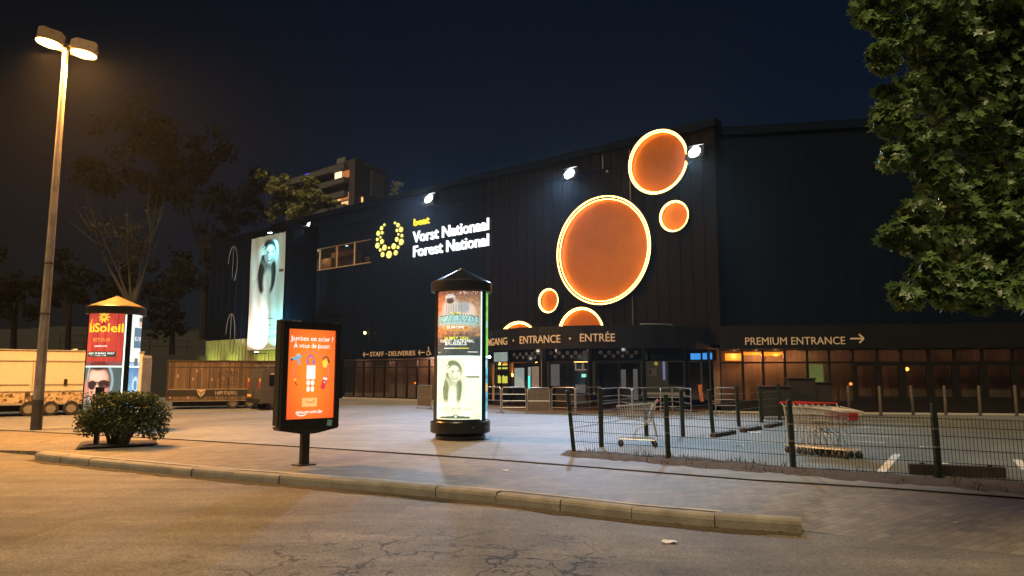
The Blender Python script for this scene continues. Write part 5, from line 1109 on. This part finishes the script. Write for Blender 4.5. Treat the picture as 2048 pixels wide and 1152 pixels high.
# ------------------------------------------------------------------ crowd barriers and gates
def barrier(name, label, A, Bq, rails=4, h=1.1, panel=False, feet=True, infill=0, grp='steel barriers in front of the entrance'):
    A = Vector(A); Bq = Vector(Bq); d = Bq-A; L = d.length; t = thing(name, label, 'barrier', A, math.atan2(d.y,d.x), grp); r = .022
    b = B(); b.tube([(0,0,0),(0,0,h-.06),(.06,0,h),(L-.06,0,h),(L,0,h-.06),(L,0,0)], r, 8); b.build('frame', M['galv'], t, smooth=True)
    for k in range(1, rails): z = h*k/rails-.02; B().tube([(0,0,z),(L,0,z)], .016, 6).build('rail', M['galv'], t)
    if infill:
        b = B()
        for k in range(1, infill): b.tube([(L*k/infill,0,.1),(L*k/infill,0,h)], .008, 5)
        b.build('bars', M['galvdim'], t)
    if panel: B().box(.03, L-.03, -.006, .006, .12, h-.05).build('panel', mat('brown_mesh_panel', (.10,.085,.07), .6), t)
    if feet:
        for x in (.02, L-.02): B().box(x-.03, x+.03, -.22, .22, .0, .02).build('foot', M['galvdim'], t)
    return t
g = lambda u, v: G(u, v)
barrier('crowd_barrier', 'grey framed barrier panel just left of the portrait column', g(835,816), g(862,818), 2, 1.12, True)
barrier('crowd_barrier', 'narrow steel barrier just right of the portrait column', g(966,824), g(1001,826), 4)
barrier('crowd_barrier', 'steel gate with four rails below the word INGANG', g(1004,827), g(1052,827), 4)
barrier('crowd_barrier', 'low barrier with a dark panel below the pale lit door', g(1055,827), g(1100,827), 2, 1.08, True)
barrier('crowd_barrier', 'steel gate with four rails below the second pair of doors', g(1104,827), g(1150,829), 4)
barrier('crowd_barrier', 'steel barrier slanting back behind the first fence post', g(1152,830), g(1203,825), 4)
barrier('crowd_barrier', 'steel barrier meeting the bend below the word ENTRÉE', g(1205,836), g(1238,830), 4)
barrier('crowd_barrier', 'short steel barrier behind the single trolley', g(1239,829), g(1264,836), 4)
barrier('crowd_barrier', 'long steel barrier right of the single trolley', g(1266,833), g(1322,826), 4)
barrier('crowd_barrier', 'steel barrier in front of the white notice', g(1322,834), g(1345,828), 4)
barrier('crowd_barrier', 'steel barrier in front of the mirror pane', g(1346,828), g(1383,836), 4)
barrier('crowd_barrier', 'dim steel barrier left of the dark bins', g(1432,833), g(1475,833), 5, 1.12, False, True, 0)
t = thing('tall_post', 'slim pale steel post beside the pale lit door', 'post', P(1083.5, 760, 33.5)*1); t.location.z = 0; B().tube([(0,0,0),(0,0,2.75)], .03, 8).build('post', M['galvdim'], t)
# bollards
for i, (u, v, tu, tv, lab) in enumerate([(1699,830,1696,771,'leftmost slim bollard, beside the far end of the trolleys'),(1762,832,1758.5,772,'slim bollard second from the left before the premium windows'),(1827,831,1821,771,'slim bollard below the amber lamp in the window'),(1892,831,1888,771,'slim bollard just right of the mesh fence post'),(1961,832,1957,771,'slim bollard second from the right before the premium windows'),(2034,833,2029,770,'pale topped bollard at the right edge of the picture')]):
    p = G(u,v); q = P(tu,tv,p.y); post_thing('bollard', lab, 'bollard', p, q, .06, M['bollard'], 'slim bollards before the premium wing', sq=False)
# bins behind the trolleys
def bin_(label, u, v, w, h, y=.7):
    p = G(u,v); t = thing('wheeled_bin', label, 'bin', p, R(-12), 'dark bins by the premium wing'); b = B(); b.add([(-w/2*.9,-y/2*.9,.12),(w/2*.9,-y/2*.9,.12),(w/2*.9,y/2*.9,.12),(-w/2*.9,y/2*.9,.12),(-w/2,-y/2,h),(w/2,-y/2,h),(w/2,y/2,h),(-w/2,y/2,h)], [(3,2,1,0),(4,5,6,7),(0,1,5,4),(1,2,6,5),(2,3,7,6),(3,0,4,7)]); b.build('body', M['rubber'], t, bevel=.02)
    b = B(); b.box(-w/2-.03,w/2+.03,-y/2-.04,y/2+.02,h+.001,h+.06); b.build('lid', M['black'], t, bevel=.02); B().tube([(-w/2,y/2+.05,h-.05),(w/2,y/2+.05,h-.05)], .015, 6).build('handle', M['darkmetal'], t)
    for s_ in (-1,1):
        b = B(); b.lathe([(.0,-.03),(.09,-.03),(.09,.03),(0,.03)], 12); b.xf(Matrix.Translation((s_*w*.35,y*.3,.09)) @ Matrix.Rotation(R(90),4,'Y')); b.build('wheel', M['rubber'], t)
bin_('low dark bin between the barriers and the trolley row', 1550, 838, 1.1, 1.15); bin_('tall dark container just left of the trolley row', 1604, 836, .95, 1.45); bin_('dark bin in front of the green lit window', 1648, 832, .62, 1.28, .6)

# ------------------------------------------------------------------ shopping trolleys
def make_trolley(label, loc, rz, grp):
    "x forward, handle at -x"
    t = thing('shopping_trolley', label, 'shopping trolley', loc, rz, grp)
    T4 = {'rt': (-.36,.29,.97), 'ft': (.46,.22,.90), 'rb': (-.30,.25,.56), 'fb': (.40,.19,.62)}
    v3 = lambda k, s_: Vector((T4[k][0], T4[k][1]*s_, T4[k][2]))
    b = B(); w = .0058
    for s_ in (-1,1):
        for i in range(15):
            k = i/14; b.bar(v3('rt',s_).lerp(v3('ft',s_),k), v3('rb',s_).lerp(v3('fb',s_),k), w*1.2, w*1.2)
        for k in (0,.33,.66,1): q = .016 if k == 0 else .007; b.bar(v3('rt',s_).lerp(v3('rb',s_),k), v3('ft',s_).lerp(v3('fb',s_),k), q, q)
    for i in range(9):
        k = i/8; b.bar(v3('rb',-1).lerp(v3('rb',1),k), v3('fb',-1).lerp(v3('fb',1),k), w, w); b.bar(v3('ft',-1).lerp(v3('ft',1),k), v3('fb',-1).lerp(v3('fb',1),k), w*1.2, w*1.2); b.bar(v3('rt',-1).lerp(v3('rt',1),k), v3('rb',-1).lerp(v3('rb',1),k), w, w)
    for k in (0,.33,.66,1):
        b.bar(v3('ft',-1).lerp(v3('fb',-1),k), v3('ft',1).lerp(v3('fb',1),k), .009, .009); b.bar(v3('rb',-1).lerp(v3('fb',-1),k), v3('rb',1).lerp(v3('fb',1),k), .007, .007)
    b.build('basket', M['chrome'], t)
    b = B()
    for s_ in (-1,1):
        b.tube([(-.46,.27*s_,1.02),(-.40,.27*s_,.96),(-.36,.26*s_,.60),(-.44,.265*s_,.20),(-.38,.26*s_,.15),(.42,.17*s_,.17)], .013, 6); b.tube([(-.30,.25*s_,.56),(.0,.22*s_,.40),(.10,.215*s_,.17)], .009, 6)
    b.tube([(.42,-.17,.17),(.45,0,.17),(.42,.17,.17)], .013, 6); b.tube([(-.41,-.262,.17),(-.41,.262,.17)], .010, 6)
    for i in range(7): y = -.2+.4*i/6; b.bar((-.38,y*1.1,.175),(.42,y*.75,.185), .007, .007)
    b.build('frame', M['chrome'], t)
    B().tube([(-.47,-.30,1.03),(-.47,.30,1.03)], .022, 10).build('handle', M['red'], t)
    b = B(); b.add([(-.37,-.22,.965),(-.37,.22,.965),(-.27,.21,.70),(-.27,-.21,.70),(-.362,-.22,.968),(-.362,.22,.968),(-.262,.21,.703),(-.262,-.21,.703)], [(0,1,2,3),(7,6,5,4),(0,4,5,1),(1,5,6,2),(2,6,7,3),(3,7,4,0)]); b.build('child_seat', M['chrome'], t)
    b = B(); b.add([(.462,-.10,.88),(.462,.10,.88),(.44,.10,.74),(.44,-.10,.74),(.472,-.10,.88),(.472,.10,.88),(.45,.10,.74),(.45,-.10,.74)], [(0,1,2,3),(7,6,5,4),(0,4,5,1),(1,5,6,2),(2,6,7,3),(3,7,4,0)]); b.build('front_sign', M['red'], t)
    for x, y in ((-.38,.25),(-.38,-.25),(.38,.165),(.38,-.165)):
        b = B(); b.lathe([(.0,-.014),(.055,-.014),(.062,-.006),(.062,.006),(.055,.014),(0,.014)], 14); b.xf(Matrix.Translation((x,y,.0635)) @ Matrix.Rotation(R(90),4,'X')); cw = b.build('castor', M['rubber'], t)
        b = B(); b.box(x-.012,x+.012,y-.024,y-.018,.06,.15).box(x-.012,x+.012,y+.018,y+.024,.06,.15).box(x-.012,x+.012,y-.024,y+.024,.15,.156); b.build('fork', M['galvdim'], cw)
    return t
p = G(1277, 893); tr0 = make_trolley('single shopping trolley standing alone behind the mesh fence', (p.x,p.y+.1,0), R(172), 'shopping trolleys')
row_a, row_b = G(1612, 902), G(1656, 938)
dr = (row_b-row_a); rz = math.atan2(dr.y, dr.x); st = .23
labs = ['nested trolley farthest back in the row, handle end facing the plaza','second nested trolley from the far end of the row','third nested trolley from the far end of the row','middle trolley of the nested row','nested trolley third from the pavement end','nested trolley second from the pavement end','foremost trolley of the nested row, nose towards the pavement']
rz = R(-63); dv = Vector((math.cos(rz), math.sin(rz), 0)); p0 = G(1634, 911)+Vector((0,.3,0)); del labs[2:4]
for i, lab in enumerate(labs):
    q = p0+dv*(i*.15); dup(tr0, (q.x,q.y,0), rz+R(random.uniform(-1.5,1.5)), lab, 'shopping trolleys')
q = G(1682, 914); dup(tr0, (q.x,q.y,0), R(-80), 'separate trolley to the right of the nested row', 'shopping trolleys')

# ------------------------------------------------------------------ litter
def litter(label, u, v, s_, z=0.0):
    p = G(u, v, z); t = thing('litter', label, 'litter', p); b = B(); n = 5; vs = []
    for j in range(n):
        for i in range(n): vs.append(((i/4-.5)*s_*random.uniform(.8,1.1), (j/4-.5)*s_*.7*random.uniform(.8,1.1), .008+random.random()*s_*.12))
    b.add(vs, [(j*n+i,j*n+i+1,(j+1)*n+i+1,(j+1)*n+i) for j in range(n-1) for i in range(n-1)]); b.build('crumpled_sheet', M['paper'], t)
litter('crumpled white paper lying on the road', 1338, 1086, .17, -.15); litter('scrap of white paper on the paving near the column', 1011, 942, .12); litter('white scrap among the weeds by the fence', 1573, 945, .07); litter('white litter beside the second wheel stop', 1508, 866, .3); litter('flat white scrap on the parking bay', 1477, 892, .2)
litter('tiny white scrap on the paving at the right', 1911, 1046, .05, -.04)
for k, (u, v) in enumerate(((1890,928),(1845,895))): litter(('pale scrap on the tarmac right of the fence post','small scrap beside the parking line')[k], u, v, .14)

# ------------------------------------------------------------------ apartment tower, hill, trees
tp = P(700, 760, 120); tw = thing('apartment_tower', 'tall dark apartment block with a few lit windows behind the hall roof', 'apartment block', (tp.x,tp.y,0), 0)
TLf = Plane(P(560,700,134)[:2], P(700,700,120)[:2]); TR = Plane(P(700,700,120)[:2], P(768,700,129)[:2]); top = P(700,316,120).z
o = Vector((tp.x,tp.y,0)); A, C_, D_ = TLf.w(0)-o, TLf.w(TLf.len)-o, TR.w(TR.len)-o; E_ = A+(D_-C_)
b = B(); b.add([(q.x,q.y,z) for z in (0,top) for q in (A,C_,D_,E_)], [(0,1,5,4),(1,2,6,5),(2,3,7,6),(3,0,4,7),(4,5,6,7)]); b.build('wall', M['tower'], tw)
def twin(pl, u0, u1, v0, v1, m, lab=None, name='window'):
    x0, z1 = pl.at(u0, v0); x1, z0 = pl.at(u1, v1); b = B(); b.box(x0, x1, -.25, -.05, z0, z1); q = pl.A-o; b.xf(Matrix.Translation((q.x,q.y,0)) @ Matrix.Rotation(pl.yaw,4,'Z')); f = b.build(name, m, tw, label=lab); return f
lw = emit('warm_lit_window', (1,.55,.2), 1.1); lo = emit('orange_lit_window', (1,.32,.1), .5); lb = emit('blue_lit_window', (.08,.12,1), 1.0); ly = emit('pale_lit_window', (1,.8,.45), 1.6)
M['balc'] = mat('tower_balcony', (.10,.10,.10), .9)
for k, v in enumerate((334, 362, 389, 416)):
    x0, _ = TLf.at(585, v); x1, z = TLf.at(699, v-6); q = TLf.A-o; b = B(); b.box(x0, x1, -1.2, -.3, z-1.0, z); b.xf(Matrix.Translation((q.x,q.y,0)) @ Matrix.Rotation(TLf.yaw,4,'Z')); b.build('balcony', M['balc'], tw)
twin(TLf,672,684,347,357,ly,'brightest pale window'); twin(TLf,687,699,344,354,lo); twin(TLf,668,683,391,401,lw); twin(TLf,684,698,388,398,lo); twin(TLf,685,697,405,410,lw); twin(TLf,612,620,349,357,lb,'blue lit window'); twin(TLf,676,692,319,324,mat('dim_pane',(.2,.19,.18),.3)); twin(TR,729,736,327,331,mat('dim_pane2',(.3,.26,.22),.3)); twin(TR,722,724,394,405,lw); twin(TR,741,766,341,400,M['balc'],None,'wall_panel')
# dark slope at the left
b = B(); xs_ = np.linspace(-150,20,28); ys_ = np.linspace(52,170,16); vs = []
for y in ys_:
    for x in xs_:
        k = min(1, max(0, (y-52)/60)); k *= min(1, max(0, (-22-x)/14)) if y < 72 else 1; vs.append((x, y, -.2+k*k*(3-2*k)*9+.5*math.sin(x*.3+y*.2)*k))
nx = len(xs_); b.add(vs, [(j*nx+i,j*nx+i+1,(j+1)*nx+i+1,(j+1)*nx+i) for j in range(len(ys_)-1) for i in range(nx-1)]); struct(b.build('hill', mat('dark_slope', (.012,.012,.009), .95, var=.4, scale=.5), smooth=True))
# retaining wall with a railing left of the annex
p0 = P(120, 730, 47); p1 = P(412, 730, 57); rl = Plane(p0[:2], p1[:2]); t = thing('retaining_wall', 'pale low retaining wall with a thin railing left of the annex', 'wall', rl.A, rl.yaw); zt = rl.at(408,711)[1]
B().box(0, rl.len, 0, .4, 0, zt).build('wall', M['dimconcrete'], t); b = B(); nn_ = int(rl.len/1.6)
for i in range(nn_+1): b.tube([(i*rl.len/nn_,.2,zt),(i*rl.len/nn_,.2,zt+1.15)], .03, 6)
for z in (.6,1.12): b.tube([(0,.2,zt+z),(rl.len,.2,zt+z)], .022, 6)
b.build('railing', M['darkmetal'], t)

def tree(label, loc, blobs, leafm, lsize, trunk_h, group=None, dens=1.0, bare=0, name='tree', lobe=None):
    t = thing(name, label, 'tree', loc, 0, group); b = B(); b.tube([(0,0,-.3),(.05,.03,trunk_h*.4),(-.05,.0,trunk_h*.75),(.05,.05,trunk_h)], [.05*trunk_h**.8+.08, .04*trunk_h**.8+.05, .03*trunk_h**.8+.04, .05], 8)
    for (c, rd) in blobs:
        m_ = Vector(c); s0 = Vector((0,0,min(trunk_h*.8, max(trunk_h*.35, m_.z*.6)))); md = s0.lerp(m_,.5)+Vector((random.uniform(-.3,.3),random.uniform(-.3,.3),-.2)); b.tube([s0, md, m_], [.03*trunk_h**.8+.02, .04, .015], 6)
        for _ in range(bare):
            e = m_+Vector((random.gauss(0,1)*rd[0]*.7, random.gauss(0,1)*rd[1]*.6, abs(random.gauss(0.6,1))*rd[2]*.9)); b.tube([md.lerp(m_,random.uniform(.3,1)), md.lerp(e,.6)+Vector((random.uniform(-.3,.3),0,0)), e], [.05,.03,.012], 5)
    b.build('trunk', M['darkbark'] if leafm is M['darkleaf'] else M['bark'], t); b = B()
    for (c, rd) in blobs:
        k = 14
        for _ in range(k):
            d = Vector((random.gauss(0,1),random.gauss(0,1),random.gauss(0,1))).normalized()*random.uniform(.3,.95); cc = (c[0]+d.x*rd[0], c[1]+d.y*rd[1], c[2]+d.z*rd[2]); f_ = random.uniform(.25,.5)
            leaf_quads(b, cc, (rd[0]*f_, rd[1]*f_, rd[2]*f_*.8), int(rd[0]*rd[2]*dens*16/ (lsize/.3)**1.4), lsize, lobe)
    b.build('crown', leafm, t); return t
def at_tree(label, Y, base_u, pix, leafm, lsize, th, group=None, dens=1, bare=0):
    base = P(base_u, 760, Y); base.z = 0
    blobs = [((P(u,v,Y).x-base.x, random.uniform(-.12,.12)*Y*.1, P(u,v,Y).z), (r*Y/F, r*Y/F*.8, r2*Y/F)) for u, v, r, r2 in pix]
    return tree(label, base, blobs, leafm, lsize, th, group, dens, bare)
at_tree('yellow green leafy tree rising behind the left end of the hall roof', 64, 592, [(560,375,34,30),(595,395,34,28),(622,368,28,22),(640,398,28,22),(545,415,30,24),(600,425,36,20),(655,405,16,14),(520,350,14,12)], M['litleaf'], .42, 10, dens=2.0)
at_tree('dark dense tree standing left of the yellow green tree', 66, 480, [(500,370,34,42),(470,420,44,50),(515,425,26,34),(440,470,40,50),(430,560,46,60)], M['darkleaf'], .5, 9)
at_tree('half bare tree with upright twigs behind the bronze roofed column', 52, 255, [(205,460,34,24),(255,455,40,30),(310,425,24,22),(225,500,46,30),(285,490,38,26),(180,425,16,14)], M['midleaf'], .28, 8, dens=.5, bare=5)
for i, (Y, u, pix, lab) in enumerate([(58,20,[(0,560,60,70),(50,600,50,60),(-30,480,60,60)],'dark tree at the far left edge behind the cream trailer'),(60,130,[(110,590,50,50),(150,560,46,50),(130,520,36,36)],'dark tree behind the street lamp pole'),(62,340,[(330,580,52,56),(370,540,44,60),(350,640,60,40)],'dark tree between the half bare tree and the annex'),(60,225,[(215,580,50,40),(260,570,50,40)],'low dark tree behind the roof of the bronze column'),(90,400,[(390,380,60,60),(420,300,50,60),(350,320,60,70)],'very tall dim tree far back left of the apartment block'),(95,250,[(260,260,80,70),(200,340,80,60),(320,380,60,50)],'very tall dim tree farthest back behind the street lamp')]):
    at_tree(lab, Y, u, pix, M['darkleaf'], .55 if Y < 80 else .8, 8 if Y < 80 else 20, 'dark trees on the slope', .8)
at_tree('small pale tree beside the apartment block above the hall roof', 100, 790, [(785,385,14,18),(800,370,12,14)], M['litleaf'], .5, 22, dens=.8)

# ------------------------------------------------------------------ the near tree at the right
lobe = []
for k, (a, r) in enumerate([(-180,.10),(-150,.42),(-128,.22),(-105,.62),(-66,.42),(-42,.74),(-20,.50),(0,.88),(20,.50),(42,.74),(66,.42),(105,.62),(128,.22),(150,.42)]): lobe.append((r*math.cos(R(a))*.62, r*math.sin(R(a))*.62))
tb = Vector((9.3, 7.6, 0)); t = thing('maple_tree', 'leafy broad tree with lobed leaves overhanging the right side', 'tree', tb)
b = B(); b.tube([(0,0,-.1),(-.1,0,1.6),(-.15,0,3.2),(-.1,.1,5.0),(0,.1,7.5)], [.32,.26,.22,.17,.08], 12)
cr = B()
edge = [(1745,18,40,7.6),(1790,60,50,7.2),(1770,120,34,7.0),(1800,190,44,7.2),(1780,235,30,6.8),(1830,285,40,7.0),(1785,320,16,6.7),(1860,350,40,7.2),(1900,400,44,7.4),(1830,418,30,6.8),(1790,470,22,6.6),(1845,480,40,6.8),(1850,545,34,6.7),(1815,590,20,6.5),(1880,580,36,6.7),(1920,560,44,6.9),(1960,590,36,6.8),(2010,575,44,7.0),(2050,560,50,7.2)]
inner = [(1850,30,70,7.4),(1930,60,90,7.8),(2020,40,90,7.6),(1880,150,80,7.6),(1970,170,90,8.0),(2050,150,80,7.6),(1920,260,80,7.6),(2000,280,90,8.0),(2070,280,90,8.0),(1960,370,80,7.6),(2040,390,90,7.8),(1930,470,70,7.4),(2010,480,90,7.6),(2080,480,90,8.0),(1740,-40,50,7.6),(1850,-60,80,7.8),(1980,-60,90,7.8),(2110,60,90,7.6),(2150,250,110,7.8),(2140,430,110,7.6),(2130,560,80,7.4)]
for (u, v, rp, Y) in edge+inner:
    c = P(u, v, Y)-tb; r = rp*Y/F*1.05
    for _ in range(max(6, int(rp/3.2))):
        d = Vector((random.gauss(0,1),random.gauss(0,1),random.gauss(0,1))).normalized()*random.uniform(.1,1.12)*r; cc = c+d*random.uniform(.8,1.1); e = max(.11, r*.42)
        leaf_quads(cr, cc, (e, e*1.0, e*.7), 44, .15, lobe, 1.1, .05)
    s0 = Vector((-.12,.03,max(1.8, min(6.5, c.z-.4)))); k0 = s0.lerp(c,.55)+Vector((0,.3,.3)); b.tube([k0, k0.lerp(c,.4)+Vector((random.uniform(-.1,.1),.1,random.uniform(-.05,.2))), c], [.009,.006,.003], 5)
b.build('trunk', M['darkbark'], t); cr.build('crown', M['maple'], t)
# ------------------------------------------------------------------ haze added to give the lamps a glow
b = B(); b.box(-200, 150, -40, 185, -1.4, 62); hz = b.build('haze', None or bpy.data.materials.new('glow_haze')); hz['kind'] = 'stuff'; hz['label'] = 'thin haze added so that the lamps glow'; hz['category'] = 'haze'
hm = hz.data.materials[0]; hm.use_nodes = True; hm.node_tree.nodes.remove(hm.node_tree.nodes['Principled BSDF']); pv = hm.node_tree.nodes.new('ShaderNodeVolumePrincipled')
pv.inputs['Density'].default_value = .00032; pv.inputs['Color'].default_value = (.85,.92,1,1); pv.inputs['Anisotropy'].default_value = .7
hm.node_tree.links.new(pv.outputs[0], hm.node_tree.nodes['Material Output'].inputs['Volume'])
